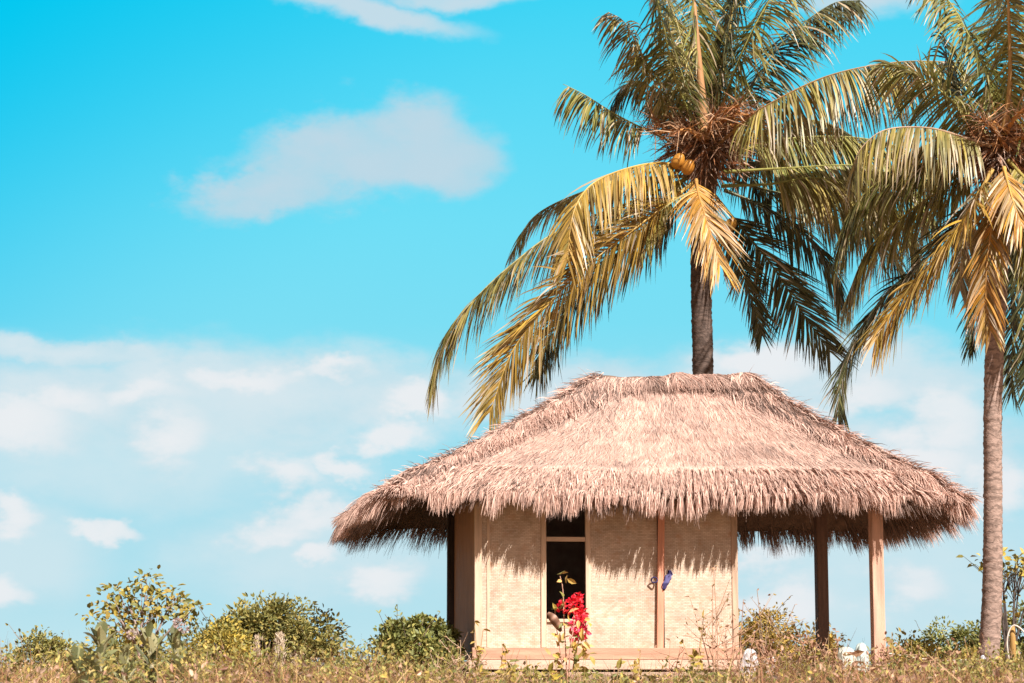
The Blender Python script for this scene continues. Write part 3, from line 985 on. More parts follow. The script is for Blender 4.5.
F1 = [
    # points (photo x, photo y, depth), options
    dict(pts=[(690, 172, 39.7), (662, 163, 39.2), (622, 170, 38.7), (590, 186, 38.3), (573, 214, 38.0), (567, 262, 37.8)], pal='yellow', L=1.15, droop=1.5, roll=0.35),
    dict(pts=[(688, 178, 39.9), (628, 203, 39.4), (558, 231, 39.0), (510, 266, 38.6), (475, 299, 38.3), (447, 334, 38.2), (433, 384, 38.1)], pal='olive', L=1.15, droop=1.5, roll=-0.35, tipdry=0.5),
    dict(pts=[(690, 176, 40.4), (630, 180, 41.2), (580, 193, 41.8), (535, 216, 42.1), (512, 252, 42.2)], pal='olive', L=0.8, droop=1.2, roll=0.2),
    dict(pts=[(694, 182, 39.7), (646, 220, 39.0), (589, 264, 38.4), (545, 308, 38.0), (512, 352, 37.8), (490, 412, 37.7)], pal='yellow', L=1.2, droop=0.7, roll=-0.95, tipdry=0.4),
    dict(pts=[(694, 190, 40.6), (650, 232, 40.4), (603, 272, 40.1), (560, 322, 40.0), (537, 372, 39.9)], pal='dark', L=1.0, droop=0.9, roll=-0.8),
    dict(pts=[(690, 150, 40.2), (640, 127, 40.0), (610, 111, 40.0), (585, 95, 39.9), (563, 84, 39.9)], pal='green', L=0.95, droop=1.9, start=0.35, tipdry=0.4, ragged=0.3),
    dict(pts=[(694, 140, 40.1), (662, 96, 40.0), (640, 50, 39.9), (624, 22, 39.8), (608, 12, 39.8)], pal='olive', L=0.95, droop=1.5, tipdry=0.5, start=0.25, ribcol=(0.55, 0.40, 0.20)),
    dict(pts=[(698, 135, 39.8), (676, 80, 39.4), (664, 30, 39.0), (652, -30, 38.8), (640, -70, 38.8)], pal='green', L=1.15, fwd=0.22, droop=1.35, roll=0.5),
    dict(pts=[(704, 140, 39.5), (702, 100, 39.4), (697, 40, 39.3), (692, -30, 39.3), (690, -100, 39.3)], pal='green', L=1.1, fwd=0.22, droop=1.35, start=0.30, rib=0.085, ribcol=(0.55, 0.30, 0.14), roll=1.2),
    dict(pts=[(712, 130, 40.2), (722, 70, 40.3), (732, 10, 40.3), (740, -60, 40.3)], pal='dark', L=1.1, fwd=0.22, droop=1.35, start=0.2, rib=0.06, ribcol=(0.50, 0.38, 0.12)),
    dict(pts=[(716, 130, 40.0), (732, 78, 39.9), (758, 20, 39.8), (792, -30, 39.8), (835, -60, 39.8)], pal='green', L=1.45, fwd=0.22, droop=1.35, roll=-0.5, start=0.12, tipdry=0.4, dens=30),
    dict(pts=[(720, 140, 40.6), (750, 90, 40.9), (785, 40, 41.2), (830, 5, 41.4), (860, 0, 41.5)], pal='dark', L=1.2, fwd=0.22, droop=1.35, roll=-0.3),
    dict(pts=[(712, 150, 39.8), (742, 124, 39.0), (766, 106, 38.5), (828, 76, 38.0), (898, 62, 37.8), (962, 62, 37.7)], pal='olive', L=1.35, droop=2.6, start=0.18, tipdry=0.6, dens=26, ribcol=(0.50, 0.30, 0.13)),
    dict(pts=[(722, 158, 40.1), (780, 140, 40.0), (850, 137, 40.0), (905, 150, 40.0), (935, 180, 40.0)], pal='green', L=1.3, droop=2.2, start=0.15, tipdry=0.5),
    dict(pts=[(724, 172, 39.7), (790, 168, 39.4), (860, 166, 39.2), (910, 186, 39.1), (935, 220, 39.0)], pal='green', L=1.35, droop=2.2, start=0.22, tipdry=0.5),
    dict(pts=[(722, 186, 39.6), (770, 184, 39.2), (815, 178, 39.0), (868, 188, 38.8), (905, 220, 38.8), (918, 255, 38.8)], pal='olive', L=1.35, droop=2.0, start=0.25, tipdry=0.4, ribcol=(0.26, 0.26, 0.07)),
    dict(pts=[(722, 178, 40.4), (775, 192, 40.8), (835, 205, 41.2), (880, 235, 41.4), (905, 275, 41.5)], pal='dark', L=1.2, droop=1.7, start=0.15, tipdry=0.15),
    dict(pts=[(714, 195, 40.4), (745, 232, 40.6), (775, 270, 40.8), (802, 312, 41.0), (830, 352, 41.1)], pal='dark', L=1.05, droop=0.6, roll=0.5, start=0.15, tipdry=0.15, dens=30),
    dict(pts=[(712, 205, 40.6), (738, 260, 41.0), (752, 300, 41.2), (762, 335, 41.3)], pal='dark', L=0.7, droop=0.6, tipdry=0.1),
    dict(pts=[(696, 180, 39.4), (699, 196, 38.9), (707, 222, 38.5), (714, 244, 38.3), (720, 264, 38.2)], pal='gold', L=1.0, droop=0.9, start=0.05, tipdry=0.18, fwd=0.75, dens=50, ribcol=(0.55, 0.30, 0.09), roll=0.1),
    dict(pts=[(690, 175, 40.0), (668, 196, 39.6), (650, 224, 39.4), (640, 250, 39.3)], pal='olive', L=0.7, droop=1.3, tipdry=0.4),
    dict(pts=[(700, 135, 40.5), (688, 75, 40.9), (676, 20, 41.2), (655, -30, 41.4)], pal='olive', L=1.1, fwd=0.22, droop=1.35, roll=-0.4, tipdry=0.5),
    dict(pts=[(696, 140, 40.4), (668, 105, 40.8), (642, 82, 41.0), (622, 88, 41.1), (612, 110, 41.1)], pal='dark', L=0.85, droop=1.5, tipdry=0.3),
    dict(pts=[(708, 135, 40.6), (714, 80, 41.0), (724, 30, 41.3), (745, -20, 41.5)], pal='dark', L=1.2, fwd=0.22, droop=1.35, roll=0.7),
    dict(pts=[(718, 150, 40.8), (765, 130, 41.4), (810, 120, 41.9), (850, 135, 42.2), (875, 170, 42.3)], pal='dark', L=1.15, droop=1.8, tipdry=0.3),
    dict(pts=[(722, 170, 41.0), (780, 160, 41.6), (840, 180, 42.0), (880, 215, 42.2)], pal='dark', L=1.3, droop=1.8, tipdry=0.1),
    dict(pts=[(700, 130, 41.0), (690, 60, 41.6), (700, 0, 42.0), (690, -50, 42.2)], pal='green', L=1.2, fwd=0.22, droop=1.35, roll=0.5),
    dict(pts=[(724, 190, 40.2), (760, 205, 40.2), (800, 230, 40.2), (830, 265, 40.2), (842, 300, 40.2)], pal='dark', L=1.0, droop=1.2, tipdry=0.1, roll=0.3),
]
for i, f in enumerate(F1):
    frond(palm1, o1, seed=i, **f)

# --- palm at the right edge
Y2 = 35.5
o2 = P(986, 690, Y2)
o2.z = float(terrain(o2.x, o2.y)) - 0.05
palm2 = empty('palm_tree', o2)
tag(palm2, 'coconut palm at the right edge with its ringed grey trunk bare down to the ground', 'palm tree')
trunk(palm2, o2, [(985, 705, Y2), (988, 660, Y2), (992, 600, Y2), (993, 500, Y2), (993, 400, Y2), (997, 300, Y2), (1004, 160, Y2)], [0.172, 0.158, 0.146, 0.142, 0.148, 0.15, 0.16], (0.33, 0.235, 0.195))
crown_core(palm2, o2, 1002, 150, Y2, 1.3, 33, [(1008, 196, -0.6, 0.09, (0.40, 0.26, 0.05))], 10, 1000)
F2 = [
    dict(pts=[(990, 146, 35.2), (968, 139, 34.8), (929, 128, 34.4), (885, 130, 34.2), (860, 150, 34.1), (853, 172, 34.1)], pal='olive', L=1.05, droop=2.6, tipdry=0.75, start=0.12, ribcol=(0.42, 0.28, 0.18)),
    dict(pts=[(992, 140, 35.4), (970, 118, 35.3), (942, 92, 35.2), (908, 70, 35.2), (880, 64, 35.2)], pal='green', L=0.95, droop=1.2, roll=-0.5),
    dict(pts=[(998, 130, 35.5), (985, 70, 35.5), (968, 34, 35.5), (948, 0, 35.5), (915, -30, 35.5)], pal='green', L=1.05, fwd=0.22, droop=1.35, roll=0.5, start=0.12),
    dict(pts=[(1004, 135, 35.2), (1010, 80, 35.0), (1009, 20, 34.9), (1006, -40, 34.9), (1000, -100, 34.9)], pal='olive', L=1.0, fwd=0.22, droop=1.35, roll=1.1, rib=0.05, ribcol=(0.55, 0.33, 0.12)),
    dict(pts=[(1002, 130, 35.8), (996, 70, 36.0), (1000, 10, 36.2), (1015, -40, 36.3)], pal='green', L=1.1, fwd=0.22, droop=1.35, roll=0.2),
    dict(pts=[(1010, 130, 35.6), (1030, 70, 35.6), (1060, 10, 35.6), (1100, -30, 35.7)], pal='green', L=1.1, fwd=0.22, droop=1.35, roll=-0.2),
    dict(pts=[(1010, 145, 35.4), (1050, 110, 35.2), (1100, 105, 35.0), (1150, 130, 34.9)], pal='green', L=1.1, droop=1.8),
    dict(pts=[(1008, 160, 35.1), (1030, 185, 34.6), (1060, 230, 34.4), (1080, 290, 34.3)], pal='olive', L=1.0, droop=1.2),
    dict(pts=[(992, 170, 35.0), (974, 202, 34.4), (946, 246, 34.0), (908, 290, 33.7), (876, 338, 33.6)], pal='yellow', L=1.05, droop=0.9, roll=-0.7, tipdry=0.3, dens=34, ribcol=(0.62, 0.40, 0.12)),
    dict(pts=[(990, 176, 35.8), (955, 225, 36.1), (920, 265, 36.3), (885, 296, 36.4), (860, 332, 36.4), (842, 378, 36.4), (838, 415, 36.4)], pal='dark', L=0.95, droop=0.9, roll=-0.3, tipdry=0.3),
    dict(pts=[(990, 168, 35.9), (950, 185, 36.4), (905, 215, 36.8), (868, 250, 37.0), (846, 300, 37.1)], pal='olive', L=1.15, droop=1.8, tipdry=0.4, roll=0.3),
    dict(pts=[(990, 160, 36.0), (940, 160, 36.5), (890, 175, 36.9), (855, 205, 37.1), (838, 250, 37.2)], pal='green', L=1.2, droop=1.9, tipdry=0.4),
    dict(pts=[(992, 172, 35.3), (972, 210, 34.9), (962, 250, 34.8), (960, 290, 34.7)], pal='dry', L=0.75, droop=1.4, tipdry=0.7),
    dict(pts=[(998, 178, 34.9), (992, 225, 34.4), (987, 262, 34.2), (986, 300, 34.2), (991, 332, 34.2)], pal='gold', L=0.70, droop=1.1, tipdry=0.5, dens=34, ribcol=(0.68, 0.38, 0.12)),
    dict(pts=[(1004, 168, 34.8), (1008, 184, 34.3), (1014, 204, 34.0), (1022, 226, 33.9)], pal='gold', L=0.75, droop=0.9, fwd=0.9, dens=40, start=0.05, ribcol=(0.70, 0.42, 0.12)),
    dict(pts=[(1002, 190, 35.9), (1010, 250, 36.3), (1012, 320, 36.5), (1012, 390, 36.5)], pal='dark', L=0.85, droop=0.5, roll=1.2, tipdry=0.1, dens=30),
    dict(pts=[(998, 188, 36.0), (985, 250, 36.4), (975, 305, 36.6), (970, 345, 36.6)], pal='dark', L=0.7, droop=0.8, roll=0.4, tipdry=0.1),
    dict(pts=[(1008, 185, 35.6), (1030, 240, 35.9), (1040, 320, 36.0), (1036, 380, 36.0)], pal='dark', L=0.9, droop=0.7, roll=0.7, tipdry=0.1),
    dict(pts=[(996, 150, 36.2), (960, 140, 36.8), (915, 150, 37.2), (885, 175, 37.4)], pal='dark', L=1.1, droop=2.0, tipdry=0.3),
    dict(pts=[(994, 140, 35.8), (965, 105, 36.0), (950, 70, 36.2), (942, 30, 36.3)], pal='dark', L=0.95, droop=1.3, roll=-0.3),
    dict(pts=[(1010, 170, 35.2), (1022, 200, 34.9), (1030, 250, 34.8), (1034, 300, 34.8)], pal='olive', L=0.8, droop=1.2),
]
for i, f in enumerate(F2):
    frond(palm2, o2, seed=50 + i, **f)

# ------------------------------------------------------------------ bushes, saplings, weeds
BUSH = dict(
    green=[(0.20, 0.20, 0.055), (0.29, 0.26, 0.07), (0.14, 0.15, 0.05), (0.40, 0.32, 0.09)],
    mid=[(0.22, 0.24, 0.065), (0.32, 0.29, 0.08), (0.15, 0.17, 0.055)],
    yellow=[(0.40, 0.31, 0.05), (0.28, 0.25, 0.06), (0.18, 0.18, 0.05), (0.50, 0.36, 0.07)],
    gold=[(0.46, 0.30, 0.06), (0.34, 0.25, 0.06), (0.52, 0.36, 0.09), (0.22, 0.18, 0.06)],
    sage=[(0.26, 0.265, 0.12), (0.12, 0.135, 0.06), (0.38, 0.35, 0.19), (0.18, 0.19, 0.08)],
    rust=[(0.42, 0.24, 0.15), (0.50, 0.30, 0.20), (0.34, 0.20, 0.12), (0.40, 0.30, 0.12)],
)
def bush(name, px, ytop, Y, wpx, label, cat='bush', pal='green', n=2600, leaf=0.06, seed=0, group=None, clumps=34, lean=0.0, twigs=0):
    g = np.random.default_rng(seed + 500)
    base = P(px, 668, Y)
    base.z = float(terrain(base.x, base.y)) - 0.02
    top = P(px, ytop, Y).z
    H = top - base.z
    Wd = wpx / FPX * Y / 2
    root = empty(name, base)
    tag(root, label, cat, group)
    # clump centres on branches
    a = g.random(clumps) * 2 * math.pi
    rr = np.sqrt(g.random(clumps))
    zz = g.random(clumps) ** 0.8
    env = np.sqrt(np.clip(1 - (zz * 2 - 0.85) ** 2 / 1.6, 0.12, 1))
    cc = np.stack([np.cos(a) * rr * Wd * env * 0.9 + lean * zz, np.sin(a) * rr * Wd * 0.8 * env, H * (0.18 + 0.74 * zz)], 1)
    cc[:, 2] *= 1 - 0.18 * rr * (zz > 0.5)
    mb = MB()
    for c in cc:
        b0 = np.array([c[0] * 0.1, c[1] * 0.1, 0])
        mid = b0 * 0.5 + c * 0.5 + g.normal(0, 0.05, 3)
        pts, _ = catmull([b0, mid, c], 7)
        mb.tube(pts, np.linspace(0.02, 0.006, 7) * min(1.5, H), (0.22, 0.15, 0.11), 5)
    mb.build('stem', M['bark'], root)
    k = n
    ci = g.integers(0, clumps, k)
    csz = (0.08 + 0.22 * g.random(clumps) ** 1.5) * min(Wd, 1.1) * 1.6
    d0 = norm(g.normal(0, 1, (k, 3)))
    p = cc[ci] + d0 * csz[ci][:, None] * (g.random((k, 1)) ** 0.45) * [1, 1, 0.8]
    p[:, 2] = np.maximum(p[:, 2], 0.02)
    d = norm(d0 + g.normal(0, 0.6, (k, 3)) + [0, 0, 0.15])
    nn = norm(g.normal(0, 0.7, (k, 3)) + [0, -0.2, 0.9])
    l = leaf * (0.6 + 0.8 * g.random(k))
    tint = (0.75 + 0.5 * g.random(clumps))[ci]
    lf = MB().kites(p, d, nn, l, l * 0.55, pick(BUSH[pal], k, g) * tint[:, None])
    if twigs:
        for _ in range(twigs):
            c = cc[g.integers(0, clumps)]
            e = c + norm(g.normal(0, 1, 3) * [1, 1, 0.4] + [0, 0, 0.9]) * H * (0.20 + 0.2 * g.random())
            pts, _ = catmull([c, (c + e) / 2 + g.normal(0, 0.03, 3), e], 6)
            lf.tube(pts, np.linspace(0.006, 0.003, 6), (0.20, 0.14, 0.10), 4)
            m = 6
            q = pts[g.integers(2, 6, m)]
            lf.kites(q, g.normal(0, 1, (m, 3)) + [0, 0, 0.4], np.tile([0, -0.3, 1.0], (m, 1)), np.full(m, leaf), np.full(m, leaf * 0.5), pick(BUSH[pal], m, g))
    lf.build('foliage', M['leaf'], root)
    return root

bush('bush', 268, 590, 30.5, 150, 'rounded dense green bush standing between the sparse yellow tree and the hut', n=14000, leaf=0.060, seed=1, clumps=46, twigs=22)
bush('bush', 222, 618, 28.5, 96, 'low yellow green bush nestled in front of the rounded green bush', pal='yellow', n=4200, leaf=0.052, seed=2, clumps=40)
bush('bush', 412, 604, 29.8, 88, 'bright green bush right against the left corner of the hut', pal='mid', n=6500, leaf=0.070, seed=3, twigs=14, clumps=22)
bush('bush', 443, 608, 30.6, 40, 'small green bush peeking from behind the dark rear corner post of the hut', pal='mid', n=2400, leaf=0.07, seed=33, twigs=3)
bush('bush', 48, 628, 36, 84, 'low dark green bush at the far left edge with one twig leaning out', pal='green', n=3600, leaf=0.06, seed=4, twigs=3, clumps=40)
bush('bush', 130, 628, 33, 130, 'low olive bush under the sparse yellow leaved tree', pal='green', n=4500, leaf=0.065, seed=5, clumps=46)
bush('bush', 764, 604, 38, 96, 'golden leafed bush beyond the veranda between hut wall and dark post', pal='gold', n=5500, leaf=0.058, seed=6, twigs=8, clumps=60)
bush('bush', 812, 630, 38.5, 120, 'low golden bush sloping down behind the dark rear veranda post', pal='gold', n=3200, leaf=0.07, seed=7, clumps=30, twigs=8)
bush('bush', 955, 616, 38, 110, 'green bush left of the right palm trunk', pal='mid', n=5500, leaf=0.06, seed=8, twigs=12, clumps=28)
bush('bush', 908, 634, 37, 96, 'low olive bush between the front veranda post and the right palm', pal='yellow', n=2400, leaf=0.07, seed=9, twigs=3, clumps=44)
bush('bush', 1026, 594, 38, 96, 'green bush at the right edge behind the yellow stake', pal='mid', n=5500, leaf=0.065, seed=10, twigs=12, clumps=34)
bush('bush', 985, 640, 36.6, 90, 'low olive bush round the foot of the right palm trunk', pal='yellow', n=2000, leaf=0.07, seed=12, clumps=40)

def leaves_along(g, pts, n, size, pal, lo=0.3):
    q = pts[(len(pts) * (lo + (1 - lo) * g.random(n))).astype(int).clip(0, len(pts) - 1)]
    d = norm(g.normal(0, 1, (n, 3)) * [1, 1, 0.5] + [0, 0, 0.1])
    return q, d, norm(g.normal(0, 0.5, (n, 3)) + [0, -0.35, 0.8]), size * (0.7 + 0.6 * g.random(n)), pick(BUSH[pal], n, g)

def sparse_tree(name, Y, base_px, tips, label, cat, pal='yellow', leaf=0.11, nl=12, seed=0, rad=0.03, spread=0.16, barkc=(0.34, 0.26, 0.22), group=None):
    """open little tree: each tip given as (photo x, photo y, depth offset) ends in a loose leaf cluster"""
    g = np.random.default_rng(seed + 900)
    b = P(base_px, 668, Y)
    b.z = float(terrain(b.x, b.y)) - 0.03
    root = empty(name, b)
    tag(root, label, cat, group)
    bw = np.array(b)
    st, lf = MB(), MB()
    for (tx, ty, dY) in tips:
        e = np.array(P(tx, ty, Y + dY)) - bw
        f1 = np.array([e[0] * 0.18, e[1] * 0.2, e[2] * 0.42]) + g.normal(0, 0.03, 3)
        pts, ln = catmull([np.zeros(3), f1, f1 * 0.35 + e * 0.65 + g.normal(0, 0.04, 3), e], 14)
        st.tube(pts, np.linspace(rad, 0.007, 14), barkc, 6)
        q, d, nn, l, c = leaves_along(g, pts, nl // 3, leaf, pal, 0.55)
        lf.kites(q + g.normal(0, 0.03, q.shape), d, nn, l, l * 0.62, c)
        k = nl
        q = e + g.normal(0, 1, (k, 3)) * spread * [1, 1, 0.45]
        l = leaf * (0.6 + 0.7 * g.random(k))
        lf.kites(q, norm(q - e + g.normal(0, 0.08, (k, 3)) + [0, 0, -0.02]), norm(g.normal(0, 0.45, (k, 3)) + [0, -0.3, 0.9]), l, l * 0.62, pick(BUSH[pal], k, g))
        for j in range(0, k, 2):
            st.tube([pts[10], (pts[10] + q[j]) / 2 + [0, 0, 0.02], q[j]], [0.006, 0.005, 0.003], barkc, 4)
    st.build('trunk', M['bark'], root)
    lf.build('foliage', M['leaf'], root)
    return root
def forked_tree():
    g = np.random.default_rng(901)
    Y = 30.0
    b = P(146, 668, Y)
    b.z = float(terrain(b.x, b.y)) - 0.03
    bw = np.array(b)
    root = empty('young_tree', b)
    tag(root, 'sparse open tree with yellow leaves on thin pale branches at left', 'tree')
    Q = lambda x, y, d=0.0: np.array(P(x, y + 4, Y + d)) - bw
    st, lf = MB(), MB()
    limbs = [((131, 632), (112, 604), [(92, 612), (104, 606), (112, 588), (118, 584), (106, 596), (98, 616), (122, 600)]),
             ((137, 625), (128, 600), [(120, 590), (130, 592), (136, 584), (127, 606), (140, 604), (122, 612), (133, 612)]),
             ((141, 620), (146, 592), [(142, 575), (150, 578), (138, 596), (154, 592), (147, 573), (146, 606)]),
             ((147, 628), (150, 608), [(148, 598), (156, 602), (143, 616), (150, 618), (140, 626), (133, 622), (152, 610)]),
             ((155, 634), (170, 600), [(158, 588), (166, 590), (175, 592), (180, 588), (172, 604), (162, 606), (183, 596)]),
             ((158, 640), (182, 612), [(184, 602), (192, 606), (188, 612), (176, 614), (180, 608), (195, 603)]),
             ((140, 638), (126, 622), [(118, 618), (124, 626), (130, 630), (136, 636), (144, 632)])]
    for (m, e, tips) in limbs:
        dY = g.normal(0, 0.25)
        pts, _ = catmull([np.zeros(3), Q(146 + (m[0] - 146) * 0.45, 652, dY * 0.3), Q(*m, dY * 0.7), Q(*e, dY)], 16)
        st.tube(pts, np.linspace(0.030, 0.010, 16), (0.30, 0.23, 0.20), 6)
        for t in tips:
            d2 = dY + g.normal(0, 0.2)
            e2 = Q(*t, d2)
            o = pts[g.integers(10, 15)]
            st.tube(catmull([o, (o + e2) / 2 + [0, 0, -0.02], e2], 6)[0], np.linspace(0.008, 0.004, 6), (0.30, 0.23, 0.20), 5)
            k = 13
            q = e2 + g.normal(0, 1, (k, 3)) * [0.075, 0.10, 0.045]
            l = 0.065 + 0.06 * g.random(k)
            lf.kites(q, norm(q - e2 + g.normal(0, 0.06, (k, 3)) + [0, 0, -0.02]), norm(g.normal(0, 0.4, (k, 3)) + [0.1, -0.45, 0.8]), l, l * 0.62, pick([(0.42, 0.32, 0.06), (0.30, 0.26, 0.06), (0.17, 0.18, 0.05), (0.46, 0.34, 0.09), (0.20, 0.20, 0.055)], k, g))
    st.build('trunk', M['bark'], root)
    lf.build('foliage', M['leaf'], root)
forked_tree()
sparse_tree('sapling', 36, 1010,
            [(998, 562, 0), (1008, 566, 0.2), (1018, 560, -0.1), (1026, 566, 0.1), (1034, 572, 0), (1013, 575, 0.2), (990, 558, -0.3)],
            'slender sapling with flat leafy top just right of the bare palm trunk', 'sapling', pal='yellow', seed=2, nl=16, leaf=0.12, rad=0.028, spread=0.17, barkc=(0.10, 0.08, 0.07))

def nn0(d, g):
    return norm(np.cross(d, g.normal(0, 1, 3)))

def big_leaf_plant(px, ytop, Y, label, nl=14, size=0.26, seed=0, flowers=0):
    g = np.random.default_rng(seed + 1300)
    b = P(px, 668, Y)
    b.z = float(terrain(b.x, b.y)) - 0.03
    H = P(px, ytop, Y).z - b.z
    root = empty('milkweed_plant', b)
    tag(root, label, 'plant', 'big leaved milkweed plants on the left')
    pts, _ = catmull([(0, 0, 0), (0.03, 0, H * 0.5), (0.0, 0, H * 0.82)], 10)
    MB().tube(pts, np.linspace(0.03, 0.012, 10), (0.40, 0.36, 0.24), 6).build('stem', M['bark'], root)
    for j in range(nl):
        q = 0.22 + 0.78 * (j / (nl - 1))
        a = j * 1.57 + g.normal(0, 0.25)
        el = 0.35 + 0.85 * q + g.normal(0, 0.1)
        d = np.array([math.cos(a) * math.cos(el), math.sin(a) * math.cos(el), math.sin(el)])
        s = norm(np.cross(d, [0, 0, 1.0]) + 1e-6)
        L = size * (0.8 + 0.4 * g.random()) * (1.0 if q < 0.9 else 0.8)
        S = 7
        tt = np.linspace(0, 1, S)
        d = norm(d + g.normal(0, 0.15, 3))
        s = norm(s + nn0(d, g) * 0.5)
        o = pts[min(9, int(q * 9))]
        ctr = o + d * (tt * L)[:, None] + np.array([0, 0, -0.20 * L]) * (tt ** 2)[:, None]
        wd = L * 0.19 * np.interp(tt, [0, 0.15, 0.4, 0.65, 0.85, 1], [0.25, 0.7, 1.0, 0.85, 0.45, 0.02])
        nn = norm(np.cross(s, d))
        c = pick(BUSH['sage'], 1, g)
        lm = MB()
        for sd in (-1, 1):                      # two half blades folded along the midrib
            h = s * sd + nn * 0.45
            lm.ribbons((ctr + h * wd[:, None] * 0.5)[None], (h * wd[:, None] * 0.5)[None], c * (0.9 + 0.2 * g.random()))
        lm.build('leaf', M['leaf'], root)
    for j in range(flowers):
        mb = MB()
        k = 46
        c = pts[-1] + np.array([g.normal(0, 0.10), -0.10, 0.02 + g.normal(0, 0.10)])
        d = norm(g.normal(0, 1, (k, 3)))
        mb.kites(c + d * 0.026, d, norm(g.normal(0, 1, (k, 3))), np.full(k, 0.022), np.full(k, 0.018), pick([(0.62, 0.48, 0.45), (0.52, 0.36, 0.36), (0.56, 0.50, 0.44)], k, g))
        mb.build('flower', M['petal'], root)
    return root
big_leaf_plant(97, 612, 18, 'grey green milkweed plant with pointed upright leaves standing left of the yellow tree', 30, 0.25, 1)
big_leaf_plant(148, 618, 18.5, 'broad leaved milkweed plant in front of the yellow tree with a dark rounded top leaf', 28, 0.24, 2)
big_leaf_plant(174, 620, 18.2, 'milkweed plant with pale pink flower heads right of the yellow tree', 26, 0.24, 3, 2)
big_leaf_plant(122, 652, 18, 'short milkweed plant with a pink flower head low in the brown grass', 16, 0.24, 4, 1)
big_leaf_plant(76, 645, 18.6, 'short milkweed plant with spread leaves beside the low dark green bush', 16, 0.26, 5)

# bougainvillea in front of the window
def bougainvillea():
    Y = 28.3
    g = np.random.default_rng(77)
    b = P(568, 668, Y)
    b.z = float(terrain(b.x, b.y)) - 0.03
    bw = np.array(b)
    root = empty('bougainvillea', b)
    tag(root, 'bougainvillea bush with vivid pink red blooms in front of the hut window', 'flowering plant')
    Q = lambda x, y, d=0.0: np.array(P(x, y, Y + d)) - bw
    st = MB()
    for path, r in (([np.zeros(3), Q(566, 655), Q(564, 620), Q(563, 590), Q(560, 576)], 0.012), ([np.zeros(3), Q(570, 650, -0.1), Q(574, 625, -0.1), Q(573, 602, 0)], 0.013),
                    ([np.zeros(3), Q(575, 655, 0.1), Q(582, 630), Q(584, 610)], 0.011), ([np.zeros(3), Q(560, 650), Q(556, 625), Q(555, 610)], 0.010)):
        pts, _ = catmull(path, 16)
        st.tube(pts, np.linspace(r, 0.005, 16), (0.52, 0.30, 0.22), 6)
    st.build('stem', M['bark'], root)
    for (x, y, r, n, pal) in ((574, 606, 0.10, 66, 0), (561, 607, 0.06, 24, 0), (580, 613, 0.08, 50, 0), (577, 624, 0.09, 66, 1), (583, 632, 0.07, 30, 1), (572, 636, 0.06, 16, 1), (578, 596, 0.06, 18, 0)):
        c = Q(x, y, -0.02)
        d = norm(g.normal(0, 1, (n, 3)))
        p = c + d * r * g.random((n, 1)) ** 0.5
        pal_ = [(0.88, 0.03, 0.06), (0.75, 0.015, 0.04), (0.88, 0.08, 0.10)] if pal == 0 else [(0.92, 0.06, 0.17), (0.88, 0.035, 0.10), (0.92, 0.16, 0.26)]
        l = 0.045 + 0.025 * g.random(n)
        MB().kites(p, d + g.normal(0, 0.5, (n, 3)), norm(g.normal(0, 1, (n, 3)) + [0, -0.6, 0.3]), l, l * 0.8, pick(pal_, n, g)).build('bloom', M['petal'], root)
    lf = MB()
    spots = [(558, 574, 2), (568, 578, 2), (565, 590, 2), (560, 610, 4), (573, 612, 4), (584, 622, 5), (566, 622, 4), (581, 640, 5), (561, 641, 6), (570, 646, 6), (563, 655, 5), (574, 653, 5), (585, 643, 4), (555, 655, 4), (590, 655, 3), (580, 662, 6), (562, 668, 6)]
    for (x, y, n) in spots:
        p = Q(x, y, -0.06) + g.normal(0, 0.035, (n, 3))
        l = 0.10 + 0.05 * g.random(n)
        lf.kites(p, g.normal(0, 1, (n, 3)) + [0, -0.3, 0.1], norm(g.normal(0, 0.5, (n, 3)) + [0, -0.5, 0.7]), l, l * 0.5, pick([(0.62, 0.40, 0.10), (0.45, 0.36, 0.09), (0.22, 0.24, 0.07), (0.65, 0.40, 0.18)], n, g))
    lf.build('foliage', M['leaf'], root)
    # one large dried leaf, curled, at the left of the blooms
    S = 9
    tt = np.linspace(0, 1, S)
    A, B = Q(548, 613, -0.08), Q(561, 631, -0.02)
    ctr = A + (B - A) * tt[:, None] + np.array([0, -0.05, 0.02]) * np.sin(math.pi * tt)[:, None]
    wd = 0.055 * np.sin(math.pi * np.clip(tt * 0.9 + 0.06, 0, 1)) ** 0.6
    s = norm(np.array([0.7, -0.2, 0.6]))
    col = np.where((np.arange(S) % 3 == 0)[:, None], [[0.55, 0.33, 0.24]], [[0.22, 0.11, 0.07]])
    o = MB().ribbons(ctr[None], (s * wd[:, None])[None], col[None]).build('leaf', M['leaf'], root, smooth=True)
    o.modifiers.new('thick', 'SOLIDIFY').thickness = 0.01
    o['label'] = 'large dried brown leaf'
bougainvillea()

